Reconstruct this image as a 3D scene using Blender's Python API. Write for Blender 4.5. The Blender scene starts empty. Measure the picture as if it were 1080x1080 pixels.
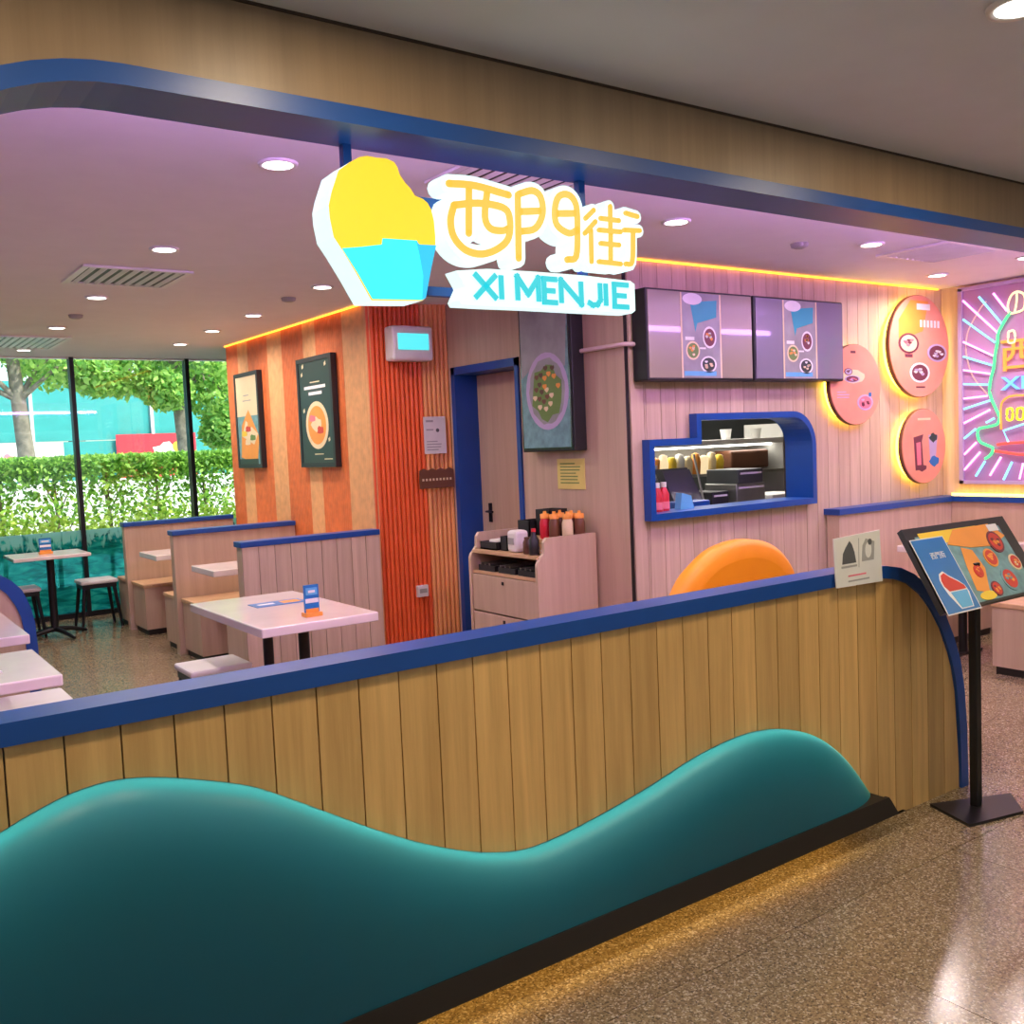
import bpy, bmesh, math, random
from mathutils import Vector, Matrix
random.seed(7)
S = bpy.context.scene
COL = S.collection
PI = math.pi

# ------------------------------------------------------------------ camera
cd = bpy.data.cameras.new('camera'); cam = bpy.data.objects.new('camera', cd); COL.objects.link(cam)
cd.lens = 36*1024/1080; cd.sensor_width = 36; cd.clip_start = .02; cd.clip_end = 200
fw = Vector((0.57627775, 0.81422739, -0.07026884)); up = Vector((0.07541135, 0.03263625, 0.99661828)); rt = fw.cross(up)
cam.matrix_world = Matrix(((rt.x, up.x, -fw.x, 0), (rt.y, up.y, -fw.y, 0), (rt.z, up.z, -fw.z, 1.55), (0, 0, 0, 1)))
S.camera = cam
# ------------------------------------------------------------------ exposure, world, sun
S.view_settings.view_transform = 'Standard'; S.view_settings.look = 'None'
S.view_settings.gamma = 1; S.view_settings.use_curve_mapping = False
S.view_settings.exposure = 0.0
W = bpy.data.worlds.new('world'); S.world = W; W.use_nodes = True
nt = W.node_tree; bg = nt.nodes['Background']
sky = nt.nodes.new('ShaderNodeTexSky'); sky.sky_type = 'NISHITA'; sky.sun_disc = False
sky.sun_elevation = math.radians(52); sky.sun_rotation = math.radians(120); sky.dust_density = 2.5
nt.links.new(sky.outputs[0], bg.inputs[0]); bg.inputs[1].default_value = 0.75
sd = bpy.data.lights.new('sun', 'SUN'); so = bpy.data.objects.new('sun', sd); COL.objects.link(so)
sd.energy = 6.5; sd.angle = .01; sd.color = (1, .95, .85)
so.rotation_euler = (math.radians(40), 0, math.radians(35))

def area(name, loc, size, power, col, rot=(0, 0, 0), sy=None, spread=180):
    l = bpy.data.lights.new(name, 'AREA'); l.energy = power; l.color = col
    l.shape = 'RECTANGLE' if sy else 'DISK'; l.size = size
    if sy: l.size_y = sy
    l.spread = math.radians(spread)
    o = bpy.data.objects.new(name, l); COL.objects.link(o); o.location = loc; o.rotation_euler = rot
    return o
SHOP_W = 11.0; MALL_W = 14.0
SHOP_C = (1, .84, .78); MALL_C = (1, .80, .55)

# ------------------------------------------------------------------ materials
MT = {}
def newmat(n):
    m = bpy.data.materials.new(n); m.use_nodes = True; MT[n] = m
    return m, m.node_tree, m.node_tree.nodes['Principled BSDF']
def plain(n, c, r=.5, metal=0, spec=.5, coat=0, var=.06, vs=6):
    m, t, b = newmat(n)
    b.inputs['Roughness'].default_value = r; b.inputs['Metallic'].default_value = metal
    b.inputs['Specular IOR Level'].default_value = spec; b.inputs['Coat Weight'].default_value = coat
    no = t.nodes.new('ShaderNodeTexNoise'); no.inputs['Scale'].default_value = vs; no.inputs['Detail'].default_value = 3
    tc = t.nodes.new('ShaderNodeTexCoord'); t.links.new(tc.outputs['Object'], no.inputs[0])
    rp = t.nodes.new('ShaderNodeValToRGB')
    rp.color_ramp.elements[0].position = .3; rp.color_ramp.elements[1].position = .7
    rp.color_ramp.elements[0].color = tuple(x*(1-var) for x in c)+(1,)
    rp.color_ramp.elements[1].color = tuple(min(1, x*(1+var)) for x in c)+(1,)
    t.links.new(no.outputs[0], rp.inputs[0]); t.links.new(rp.outputs[0], b.inputs['Base Color'])
    return m
def emit(n, c, s, base=None):
    m, t, b = newmat(n)
    b.inputs['Base Color'].default_value = (*[x*.2 for x in c], 1); b.inputs['Roughness'].default_value = .4
    b.inputs['Emission Color'].default_value = (*c, 1); b.inputs['Emission Strength'].default_value = s
    return m
def wood(n, c1, c2, rough=.42, sc=(26, 26, 1.2), var=.16):
    m, t, b = newmat(n); L = t.links.new
    tc = t.nodes.new('ShaderNodeTexCoord'); mp = t.nodes.new('ShaderNodeMapping'); mp.inputs['Scale'].default_value = sc
    oi = t.nodes.new('ShaderNodeObjectInfo'); ad = t.nodes.new('ShaderNodeVectorMath'); ad.operation = 'ADD'
    mu = t.nodes.new('ShaderNodeMath'); mu.operation = 'MULTIPLY'; mu.inputs[1].default_value = 37
    L(oi.outputs['Random'], mu.inputs[0]); L(tc.outputs['Object'], ad.inputs[0]); L(mu.outputs[0], ad.inputs[1])
    L(ad.outputs[0], mp.inputs[0])
    n1 = t.nodes.new('ShaderNodeTexNoise'); n1.inputs['Scale'].default_value = 1; n1.inputs['Detail'].default_value = 6
    n1.inputs['Roughness'].default_value = .65; L(mp.outputs[0], n1.inputs[0])
    rp = t.nodes.new('ShaderNodeValToRGB'); rp.color_ramp.elements[0].position = .3; rp.color_ramp.elements[1].position = .68
    rp.color_ramp.elements[0].color = (*c2, 1); rp.color_ramp.elements[1].color = (*c1, 1); L(n1.outputs[0], rp.inputs[0])
    hv = t.nodes.new('ShaderNodeHueSaturation'); mr = t.nodes.new('ShaderNodeMapRange')
    mr.inputs[3].default_value = 1-var; mr.inputs[4].default_value = 1+var*.6
    L(oi.outputs['Random'], mr.inputs[0]); L(mr.outputs[0], hv.inputs['Value']); L(rp.outputs[0], hv.inputs['Color'])
    L(hv.outputs[0], b.inputs['Base Color']); b.inputs['Roughness'].default_value = rough
    bp = t.nodes.new('ShaderNodeBump'); bp.inputs['Strength'].default_value = .12; bp.inputs['Distance'].default_value = .002
    L(n1.outputs[0], bp.inputs['Height']); L(bp.outputs[0], b.inputs['Normal'])
    return m
wood('oak', (.74, .45, .16), (.54, .31, .10))
wood('oak_header', (.30, .205, .12), (.22, .148, .085), sc=(14, 14, .6), var=.06)
wood('oak_pale', (.66, .50, .36), (.51, .37, .26), var=.1)
wood('oak_smooth', (.60, .44, .31), (.48, .34, .23), sc=(16, 16, .8), var=.05)
wood('oak_orange', (.66, .44, .24), (.55, .33, .17), sc=(16, 16, .8), var=.05)
plain('groove', (.05, .03, .02), .8)
plain('blue', (.005, .062, .29), .38)
plain('blue_kiosk', (.003, .065, .30), .35)
m = plain('teal', (.0, .075, .125), .45, spec=.3, coat=.3, var=.03)
b = m.node_tree.nodes['Principled BSDF']; b.inputs['Sheen Weight'].default_value = 1; b.inputs['Sheen Roughness'].default_value = .24; b.inputs['Sheen Tint'].default_value = (.15, 1, .7, 1); b.inputs['Coat Roughness'].default_value = .35
t = m.node_tree; tl = t.nodes.new('ShaderNodeBsdfTranslucent'); tl.inputs[0].default_value = (.07, .56, .60, 1); mx = t.nodes.new('ShaderNodeMixShader'); mx.inputs[0].default_value = .15
t.links.new(b.outputs[0], mx.inputs[1]); t.links.new(tl.outputs[0], mx.inputs[2]); t.links.new(mx.outputs[0], t.nodes['Material Output'].inputs[0])
plain('black_plinth', (.012, .009, .007), .5)
plain('black_metal', (.012, .012, .014), .4, .3)
plain('black_plastic', (.015, .015, .017), .45)
plain('white_top', (.80, .72, .68), .22, coat=.4, var=.04)
plain('white_plastic', (.75, .73, .70), .4)
plain('white_edge', (.70, .52, .52), .35)
plain('white_paper', (.78, .76, .70), .7)
plain('yellow_paper', (.72, .62, .18), .7)
plain('grey_mark', (.10, .10, .10), .7)
plain('mid_mark', (.38, .37, .34), .7)
plain('ceiling_white', (.80, .77, .78), .8, var=.02)
plain('mall_ceiling_paint', (.66, .70, .76), .8, var=.02)
plain('mall_wall', (.35, .30, .24), .7)
plain('steel', (.42, .42, .40), .28, .9, var=.12)
plain('dark_steel', (.12, .13, .13), .35, .7)
plain('glass_black', (.03, .03, .035), .12, coat=.5)
plain('orange', (1, .34, .01), .5)
plain('orange_red', (.82, .13, .03), .45)
plain('slat_orange', (.88, .38, .13), .45)
plain('band_orange', (.72, .19, .05), .5, var=.12, vs=14)
plain('band_peach', (.78, .42, .17), .5, var=.12, vs=14)
plain('brown_plate', (.16, .06, .03), .5)
plain('disc_pink', (.84, .32, .21), .45, var=.08)
plain('print_orange', (.85, .33, .05), .5)
plain('print_red', (.62, .05, .03), .5)
plain('print_pink', (.85, .20, .26), .5)
plain('print_maroon', (.16, .03, .05), .5)
plain('print_cream', (.80, .66, .40), .5)
plain('print_teal', (.02, .36, .44), .5)
plain('print_tealgrey', (.16, .33, .34), .45, var=.25, vs=20)
plain('print_yellow', (.85, .60, .04), .5)
plain('print_green', (.14, .25, .05), .5)
plain('print_blue', (.01, .16, .45), .4)
plain('print_sky', (.12, .42, .68), .5)
plain('print_dark', (.02, .035, .03), .4)
plain('print_lilac', (.50, .40, .60), .5)
plain('print_white', (.8, .8, .78), .5)
plain('print_grey', (.30, .30, .30), .4, var=.2)
plain('menu_panel', (.32, .28, .20), .25, coat=.5, var=.05, vs=2)
plain('pot_red', (.65, .02, .04), .35)
plain('pot_brown', (.10, .04, .02), .4)
plain('trunk', (.20, .16, .12), .9, var=.4, vs=9)
plain('pavement', (.66, .64, .60), .8)
plain('grass', (.16, .30, .06), .9, var=.4, vs=5)
plain('hoarding_teal', (.03, .28, .27), .6)
plain('banner_red', (.75, .03, .05), .5)
plain('banner_white', (.75, .72, .68), .5)
plain('light_rim', (.8, .78, .76), .4)
emit('lamp_disc', (1, .93, .86), 9)
emit('led_yellow', (1, .60, .08), 9)
emit('led_orange', (1, .34, .03), 3.5)
emit('led_edge', (1, .95, .80), 22)
emit('led_plinth', (1, .62, .12), 9)
emit('purple_fill', (.66, .32, 1), 48)
emit('halo_yellow', (1, .66, .08), 8)
emit('sign_white', (.74, .97, .95), 1.1)
emit('sign_yellow', (1, .66, .03), 1.05, (.9, .6, .05))
emit('sign_stroke', (1, .56, .07), .95, (.9, .6, .05))
emit('sign_cyan', (.04, .95, 1), 1.0)
emit('sign_cyan_side', (.02, .55, .95), 1.0)
emit('sign_letter', (.02, .62, .72), .95)
emit('neon_pink', (1, .38, .82), 2.6)
emit('neon_blue', (.25, .75, 1), 1.8)
emit('neon_green', (.08, 1, .28), 1.5)
emit('neon_cream', (1, .85, .45), 1.5)
emit('neon_orange', (1, .30, .05), 1.7)
emit('neon_word', (.15, .45, 1), 1.8)
emit('neon_yellow', (1, .85, .02), 1.7)
emit('neon_red', (1, .08, .06), 1.6)
emit('neon_ring', (1, .55, .50), 0.8)
emit('tube_teal', (.10, .80, .85), 1.1)
emit('fill_glow', (.80, .90, 1), .5)  # glow of the added panel and uplight behind the viewpoint
emit('kitchen_lamp', (1, .97, .88), 9)
emit('packet_glow', (1, .78, .45), .9)  # packets emit so they look brightly lit; they are no lamps
# acrylic backing of the neon panel
m, t, b = newmat('neon_back'); b.inputs['Base Color'].default_value = (.42, .25, .45, 1); b.inputs['Roughness'].default_value = .25
# terrazzo
def terrazzo(n, base, d1, d2, lt, rough):
    m, t, b = newmat(n); L = t.links.new
    tc = t.nodes.new('ShaderNodeTexCoord')
    oi = t.nodes.new('ShaderNodeObjectInfo'); mu = t.nodes.new('ShaderNodeMath'); mu.operation = 'MULTIPLY'; mu.inputs[1].default_value = 50
    ad = t.nodes.new('ShaderNodeVectorMath'); ad.operation = 'ADD'
    L(oi.outputs['Random'], mu.inputs[0]); L(tc.outputs['Object'], ad.inputs[0]); L(mu.outputs[0], ad.inputs[1])
    def vor(s, lo, hi):
        v = t.nodes.new('ShaderNodeTexVoronoi'); v.inputs['Scale'].default_value = s; L(ad.outputs[0], v.inputs[0])
        sp = t.nodes.new('ShaderNodeSeparateColor'); L(v.outputs['Color'], sp.inputs[0])
        r = t.nodes.new('ShaderNodeMapRange'); r.inputs[1].default_value = lo; r.inputs[2].default_value = hi; L(sp.outputs[0], r.inputs[0])
        return r.outputs[0]
    def mix(f, a, c):
        x = t.nodes.new('ShaderNodeMix'); x.data_type = 'RGBA'; L(f, x.inputs[0])
        if isinstance(a, tuple): x.inputs[6].default_value = (*a, 1)
        else: L(a, x.inputs[6])
        x.inputs[7].default_value = (*c, 1); return x.outputs[2]
    o = mix(vor(170, .5, .6), base, d1); o = mix(vor(210, .84, .88), o, d2); o = mix(vor(190, .84, .9), o, lt)
    nz = t.nodes.new('ShaderNodeTexNoise'); nz.inputs['Scale'].default_value = 1.7; L(tc.outputs['Object'], nz.inputs[0])
    hv = t.nodes.new('ShaderNodeHueSaturation'); mr = t.nodes.new('ShaderNodeMapRange'); mr.inputs[3].default_value = .85; mr.inputs[4].default_value = 1.15
    L(nz.outputs[0], mr.inputs[0]); L(mr.outputs[0], hv.inputs['Value']); L(o, hv.inputs['Color'])
    L(hv.outputs[0], b.inputs['Base Color']); b.inputs['Roughness'].default_value = rough; b.inputs['Specular IOR Level'].default_value = .8
terrazzo('terrazzo', (.30, .225, .125), (.19, .135, .075), (.10, .075, .05), (.50, .42, .30), .18)
# leaves
def leafmat(n, c1, c2):
    m, t, b = newmat(n); L = t.links.new
    gi = t.nodes.new('ShaderNodeNewGeometry')
    rp = t.nodes.new('ShaderNodeValToRGB'); rp.color_ramp.elements[0].color = (*c1, 1); rp.color_ramp.elements[1].color = (*c2, 1)
    L(gi.outputs['Random Per Island'], rp.inputs[0]); L(rp.outputs[0], b.inputs['Base Color']); b.inputs['Roughness'].default_value = .5
    tr = t.nodes.new('ShaderNodeBsdfTranslucent'); L(rp.outputs[0], tr.inputs[0])
    mx = t.nodes.new('ShaderNodeMixShader'); mx.inputs[0].default_value = .5
    L(b.outputs[0], mx.inputs[1]); L(tr.outputs[0], mx.inputs[2]); L(mx.outputs[0], t.nodes['Material Output'].inputs[0])
leafmat('leaf_tree', (.10, .30, .04), (.50, .70, .16))
leafmat('leaf_dark', (.03, .16, .04), (.12, .38, .09))
leafmat('leaf_hedge', (.10, .28, .03), (.45, .70, .12))
leafmat('leaf_yellow', (.35, .50, .05), (.75, .85, .20))
# clear window glass (thin)
m, t, b = newmat('window_glass'); L = t.links.new
tp = t.nodes.new('ShaderNodeBsdfTransparent'); tp.inputs[0].default_value = (.90, .97, .95, 1)
gl = t.nodes.new('ShaderNodeBsdfGlossy'); gl.inputs['Roughness'].default_value = .02
fr = t.nodes.new('ShaderNodeFresnel'); fr.inputs[0].default_value = 1.45
mx = t.nodes.new('ShaderNodeMixShader'); L(fr.outputs[0], mx.inputs[0]); L(tp.outputs[0], mx.inputs[1]); L(gl.outputs[0], mx.inputs[2])
L(mx.outputs[0], t.nodes['Material Output'].inputs[0])
# translucent film printed with sea waves and white foam on its upper edge
m, t, b = newmat('wave_film'); L = t.links.new
tc = t.nodes.new('ShaderNodeTexCoord'); sx = t.nodes.new('ShaderNodeSeparateXYZ'); L(tc.outputs['Object'], sx.inputs[0])
mp = t.nodes.new('ShaderNodeMapping'); mp.inputs['Scale'].default_value = (5, 1, 16); L(tc.outputs['Object'], mp.inputs[0])
n1 = t.nodes.new('ShaderNodeTexNoise'); n1.inputs['Scale'].default_value = 1; n1.inputs['Detail'].default_value = 5; n1.inputs['Distortion'].default_value = .8; L(mp.outputs[0], n1.inputs[0])
r1 = t.nodes.new('ShaderNodeValToRGB'); r1.color_ramp.elements[0].position = .36; r1.color_ramp.elements[0].color = (.0, .16, .22, 1)
r1.color_ramp.elements[1].position = .66; r1.color_ramp.elements[1].color = (.12, .80, .78, 1)
e = r1.color_ramp.elements.new(.5); e.color = (.02, .46, .50, 1); L(n1.outputs[0], r1.inputs[0])
mp2 = t.nodes.new('ShaderNodeMapping'); mp2.inputs['Scale'].default_value = (16, 1, 6); L(tc.outputs['Object'], mp2.inputs[0])
n2 = t.nodes.new('ShaderNodeTexNoise'); n2.inputs['Scale'].default_value = 1; n2.inputs['Detail'].default_value = 5; n2.inputs['Distortion'].default_value = 1.5; L(mp2.outputs[0], n2.inputs[0])
mr = t.nodes.new('ShaderNodeMapRange'); mr.inputs[1].default_value = .50; mr.inputs[2].default_value = .86; mr.inputs[3].default_value = -.42; mr.inputs[4].default_value = .25
L(sx.outputs[2], mr.inputs[0]); ad = t.nodes.new('ShaderNodeMath'); L(mr.outputs[0], ad.inputs[0]); L(n2.outputs[0], ad.inputs[1])
st = t.nodes.new('ShaderNodeMapRange'); st.inputs[1].default_value = .52; st.inputs[2].default_value = .64; L(ad.outputs[0], st.inputs[0])
mc = t.nodes.new('ShaderNodeMix'); mc.data_type = 'RGBA'; L(st.outputs[0], mc.inputs[0]); L(r1.outputs[0], mc.inputs[6]); mc.inputs[7].default_value = (.80, 1, 1, 1)
tl = t.nodes.new('ShaderNodeBsdfTranslucent'); L(mc.outputs[2], tl.inputs[0])
L(mc.outputs[2], b.inputs['Base Color']); b.inputs['Roughness'].default_value = .3
ms = t.nodes.new('ShaderNodeMixShader'); ms.inputs[0].default_value = .8; L(b.outputs[0], ms.inputs[1]); L(tl.outputs[0], ms.inputs[2])
tp = t.nodes.new('ShaderNodeBsdfTransparent'); tp.inputs[0].default_value = (.25, .75, .78, 1)
m2 = t.nodes.new('ShaderNodeMixShader'); m2.inputs[0].default_value = .34; L(ms.outputs[0], m2.inputs[1]); L(tp.outputs[0], m2.inputs[2])
L(m2.outputs[0], t.nodes['Material Output'].inputs[0])

# ------------------------------------------------------------------ mesh tools (all in world metres)
class MB:
    def __init__(s): s.v = []; s.f = []; s.m = []; s.sm = []; s.mi = 0; s.smooth = False; s.mats = None
    def mat(s, name):
        if s.mats is None: s.mats = []
        if name not in s.mats: s.mats.append(name)
        s.mi = s.mats.index(name); return s
    def add(s, vs, fs, smooth=None):
        o = len(s.v); s.v += [tuple(v) for v in vs]
        for f in fs: s.f.append([i+o for i in f]); s.m.append(s.mi); s.sm.append(s.smooth if smooth is None else smooth)
        return s
    def box(s, x0, x1, y0, y1, z0, z1, rz=0, c=None, bev=0):
        if bev:
            bm = bmesh.new(); bmesh.ops.create_cube(bm, size=1)
            for v in bm.verts: v.co = ((x0+x1)/2+v.co.x*(x1-x0), (y0+y1)/2+v.co.y*(y1-y0), (z0+z1)/2+v.co.z*(z1-z0))
            bmesh.ops.bevel(bm, geom=bm.edges[:], offset=bev, segments=2, affect='EDGES', profile=.5)
            bm.verts.index_update(); vs = [v.co.copy() for v in bm.verts]; fs = [[v.index for v in f.verts] for f in bm.faces]; bm.free()
        else:
            vs = [(x, y, z) for z in (z0, z1) for y in (y0, y1) for x in (x0, x1)]
            fs = [(0, 2, 3, 1), (4, 5, 7, 6), (0, 1, 5, 4), (2, 6, 7, 3), (0, 4, 6, 2), (1, 3, 7, 5)]
        if rz:
            c = c or ((x0+x1)/2, (y0+y1)/2); cs, sn = math.cos(rz), math.sin(rz)
            vs = [(c[0]+(v[0]-c[0])*cs-(v[1]-c[1])*sn, c[1]+(v[0]-c[0])*sn+(v[1]-c[1])*cs, v[2]) for v in vs]
        return s.add(vs, fs)
    def tube(s, pts, r, n=8, cap=True, smooth=True):
        pts = [Vector(p) for p in pts]; rs = r if isinstance(r, (list, tuple)) else [r]*len(pts)
        closed = (pts[0]-pts[-1]).length < 1e-6 and len(pts) > 3
        vs = []; k = len(pts); ref = None
        for i, p in enumerate(pts):
            a = pts[i-1] if i else (pts[-2] if closed else p); bq = pts[i+1] if i < k-1 else (pts[1] if closed else p)
            d = (bq-a)
            d = d.normalized() if d.length > 1e-9 else Vector((0, 0, 1))
            if ref is None: ref = Vector((0, 0, 1)) if abs(d.z) < .9 else Vector((1, 0, 0))
            u = d.cross(ref)
            if u.length < 1e-4: u = d.cross(Vector((0, 1, 0)))
            u.normalize(); w = d.cross(u); ref = -w if False else ref
            for j in range(n):
                an = 2*PI*j/n; vs.append(p+(u*math.cos(an)+w*math.sin(an))*rs[i])
        fs = [(i*n+j, i*n+(j+1) % n, (i+1)*n+(j+1) % n, (i+1)*n+j) for i in range(k-1) for j in range(n)]
        s.add(vs, fs, smooth)
        if cap and not closed: s.add(vs[:n], [list(range(n))[::-1]], False); s.add(vs[-n:], [list(range(n))], False)
        return s
    def lathe(s, c, prof, n=20, smooth=True):
        vs = []
        for r, z in prof:
            for j in range(n): vs.append((c[0]+r*math.cos(2*PI*j/n), c[1]+r*math.sin(2*PI*j/n), c[2]+z))
        fs = [(i*n+j, i*n+(j+1) % n, (i+1)*n+(j+1) % n, (i+1)*n+j) for i in range(len(prof)-1) for j in range(n)]
        s.add(vs, fs, smooth)
        s.add(vs[:n], [list(range(n))[::-1]], False); s.add(vs[-n:], [list(range(n))], False); return s
    def prism(s, pts, O, U, V, N, d0, d1, smooth_side=False):
        """closed 2-D outline in plane O+u*U+v*V, extruded from d0 to d1 along N"""
        O, U, V, N = map(Vector, (O, U, V, N)); n = len(pts)
        a = [O+U*p[0]+V*p[1]+N*d0 for p in pts]; b_ = [O+U*p[0]+V*p[1]+N*d1 for p in pts]
        s.add(a+b_, [(i, (i+1) % n, n+(i+1) % n, n+i) for i in range(n)], smooth_side)
        s.add(a, [list(range(n))[::-1]], False); s.add(b_, [list(range(n))], False); return s
    def build(s, name, mat=None, parent=None, kind=None, label=None):
        me = bpy.data.meshes.new(name); o0 = ORI.get(parent.name, Vector((0, 0, 0))) if parent else Vector((0, 0, 0))
        me.from_pydata([Vector(v)-o0 for v in s.v], [], s.f)
        for nm in (s.mats or [mat]): me.materials.append(MT[nm])
        if s.mats: me.polygons.foreach_set('material_index', s.m)
        me.polygons.foreach_set('use_smooth', s.sm)
        bm = bmesh.new(); bm.from_mesh(me); bmesh.ops.recalc_face_normals(bm, faces=bm.faces)
        bm.to_mesh(me); bm.free(); me.update()
        o = bpy.data.objects.new(name, me); COL.objects.link(o)
        if parent: o.parent = parent
        ORI[o.name] = o0
        if kind: o['kind'] = kind
        if label: o['label'] = label
        return o
ORI = {}
def thing(name, label, cat, loc=(0, 0, 0), group=None):
    o = bpy.data.objects.new(name, None); COL.objects.link(o); o.location = loc; o.empty_display_size = .1
    ORI[o.name] = Vector(loc); o['label'] = label; o['category'] = cat
    if group: o['group'] = group
    return o
def tag(o, label, cat, group=None):
    o['label'] = label; o['category'] = cat
    if group: o['group'] = group
    return o
def struct(o): o['kind'] = 'structure'; return o
def setname(name, loc=(0, 0, 0)):
    o = bpy.data.objects.new(name, None); COL.objects.link(o); o.location = loc; o['kind'] = 'structure'; ORI[o.name] = Vector(loc); return o
def B(*a, **k): return MB().box(*a, **k)
def dup(root, loc, label=None, group=None):
    r = root.copy(); COL.objects.link(r); r.location = loc; ORI[r.name] = Vector(loc)
    if label: r['label'] = label
    if group: r['group'] = group
    for ch in list(root.children):
        if ch.type == 'LIGHT': c = ch.copy()
        else: c = ch.copy()
        COL.objects.link(c); c.parent = r
        for g in ch.children:
            d = g.copy(); COL.objects.link(d); d.parent = c
    return r
class Plane:
    """flat print laid on a surface: thin layers in O + u*U + v*V, each a hair prouder than the last"""
    def __init__(s, O, U, V, N, t=.0006): s.O, s.U, s.V, s.N, s.t = Vector(O), Vector(U).normalized(), Vector(V).normalized(), Vector(N).normalized(), t; s.mb = MB(); s.k = 0
    def poly(s, mat, pts, layer=1):
        s.mb.mat(mat); s.mb.prism(pts, s.O, s.U, s.V, s.N, 0, s.t*layer); return s
    def rect(s, mat, u0, u1, v0, v1, layer=1): return s.poly(mat, [(u0, v0), (u1, v0), (u1, v1), (u0, v1)], layer)
    def ell(s, mat, cu, cv, ru, rv=None, layer=1, n=20, w=0):
        rv = rv or ru
        return s.poly(mat, [(cu+ru*math.cos(2*PI*i/n)*(1+w*math.sin(i*2.3)), cv+rv*math.sin(2*PI*i/n)*(1+w*math.sin(i*2.3))) for i in range(n)], layer)
    def lines(s, mat, u0, u1, v0, v1, rows, layer=1, fill=.35, seed=1):
        rnd = random.Random(seed); h = (v1-v0)/rows
        for r in range(rows):
            e = u0+(u1-u0)*rnd.uniform(.65, 1); v = v1-(r+.7)*h
            s.rect(mat, u0, e, v, v+h*fill, layer)
        return s
    def bowl(s, cu, cv, r, rim='print_cream', food='print_red', bits='print_orange', layer=1, seed=1, rv=None):
        k = (rv or r)/r; rnd = random.Random(seed)
        s.ell(rim, cu, cv, r, r*k, layer); s.ell(food, cu, cv, r*.8, r*.8*k, layer+1)
        for i in range(6):
            a = rnd.uniform(0, 6.28); q = rnd.uniform(.1, .5)*r
            s.ell(rnd.choice([bits, rim, bits]), cu+q*math.cos(a), cv+q*k*math.sin(a), r*.2, r*.14*k, layer+2, 8, .15)
        return s
    def build(s, name, parent, **k): return s.mb.build(name, None, parent, **k)
def text_mb(mb, mat, txt, size, O, U, V, N, d0, d1, offset=0, width=None, bold=0):
    cu = bpy.data.curves.new('t', 'FONT'); cu.body = txt; cu.size = size; cu.offset = offset; cu.resolution_u = 3
    cu.extrude = (d1-d0)/2; o = bpy.data.objects.new('t', cu); COL.objects.link(o)
    dg = bpy.context.evaluated_depsgraph_get(); me = bpy.data.meshes.new_from_object(o.evaluated_get(dg))
    xs = [v.co.x for v in me.vertices]; k = 1
    if width and xs: k = width/(max(xs)-min(xs))
    O, U, V, N = Vector(O), Vector(U), Vector(V), Vector(N)
    mb.mat(mat); mb.add([O+U*(v.co.x-min(xs))*k+V*v.co.y+N*((d0+d1)/2+v.co.z) for v in me.vertices], [list(p.vertices) for p in me.polygons], False)
    bpy.data.objects.remove(o); bpy.data.curves.remove(cu); bpy.data.meshes.remove(me)
def arc(cx, cy, r, a0, a1, n): return [(cx+r*math.cos(math.radians(a0+(a1-a0)*i/n)), cy+r*math.sin(math.radians(a0+(a1-a0)*i/n))) for i in range(n+1)]
def lerp_fn(P):
    def f(x):
        if x <= P[0][0]: return P[0][1]
        for (a, b_), (c, d) in zip(P, P[1:]):
            if x <= c: return b_+(d-b_)*(x-a)/(c-a) if c > a else d
        return P[-1][1]
    return f
def smooth_curve(P, n):
    """Catmull-Rom through P"""
    out = []; P = [Vector((*p, 0)) if len(p) == 2 else Vector(p) for p in P]; Q = [P[0]*2-P[1]]+P+[P[-1]*2-P[-2]]
    for i in range(1, len(Q)-2):
        for j in range(n):
            u = j/n; a, b_, c, d = Q[i-1], Q[i], Q[i+1], Q[i+2]
            out.append(.5*((2*b_)+(c-a)*u+(2*a-5*b_+4*c-d)*u*u+(3*b_-a-3*c+d)*u**3))
    out.append(P[-1]); return out

# ================================================================== SETTING
CZ = 2.585; MZ = 2.605; YF = 2.24; YB = 4.2; YW = 10.4; XN = 7.08
# floor slab with terrazzo tiles as its pieces
fl = struct(B(-3.2, 9.3, -4.2, 10.5, -.2, -.006).build('floor', 'groove'))
T = .9; tile_me = None
for ix in range(-3, 11):
    for iy in range(-4, 12):
        x = ix*T-.33; y = iy*T+.12
        if x > 9.2 or y > 10.4: continue
        if tile_me is None:
            tile_me = B(0, T-.003, 0, T-.003, -.006, 0).build('tile', 'terrazzo', fl); tile_me.location = (x, y, 0)
        else:
            c = tile_me.copy(); COL.objects.link(c); c.location = (x, y, 0)
# ceilings
ce = struct(B(-3.2, 7.3, 2.40, 10.55, CZ, CZ+.2).build('ceiling', 'ceiling_white'))
mc = struct(B(-3.2, 9.3, -4.2, 2.24, MZ, MZ+.2).build('ceiling', 'mall_ceiling_paint'))
struct(B(7.3, 9.3, 2.24, 4.4, MZ, MZ+.2).build('ceiling', 'mall_ceiling_paint'))
# outer walls
struct(B(-3.3, -3.2, -4.2, 10.55, 0, 2.8).build('wall_left', 'mall_wall'))
struct(B(-3.2, 9.3, -4.3, -4.2, 0, 2.8).build('wall_mall_back', 'mall_wall'))
struct(B(9.3, 9.4, -4.3, 4.4, 0, 2.8).build('wall_mall_side', 'mall_wall'))
struct(B(7.3, 9.3, 4.3, 4.4, 0, 2.8).build('wall_mall_end', 'mall_wall'))
t = thing('fill_shopfront', 'added glowing panel with mullions that brightens the mall, unseen behind the viewpoint', 'fill light', (3, -4.1, 0))  # added emissive panel, out of view, to brighten the mall
B(-2, 8, -4.12, -4.10, .5, 2.3).build('fill_panel', 'fill_glow', t)
for k in range(6): B(-2.03+2*k, -1.97+2*k, -4.12, -4.05, .1, 2.4).build('mullion', 'black_metal', t)
B(-2, 8, -4.14, -4.05, 0, .5).build('fill_base', 'mall_wall', t)
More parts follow.
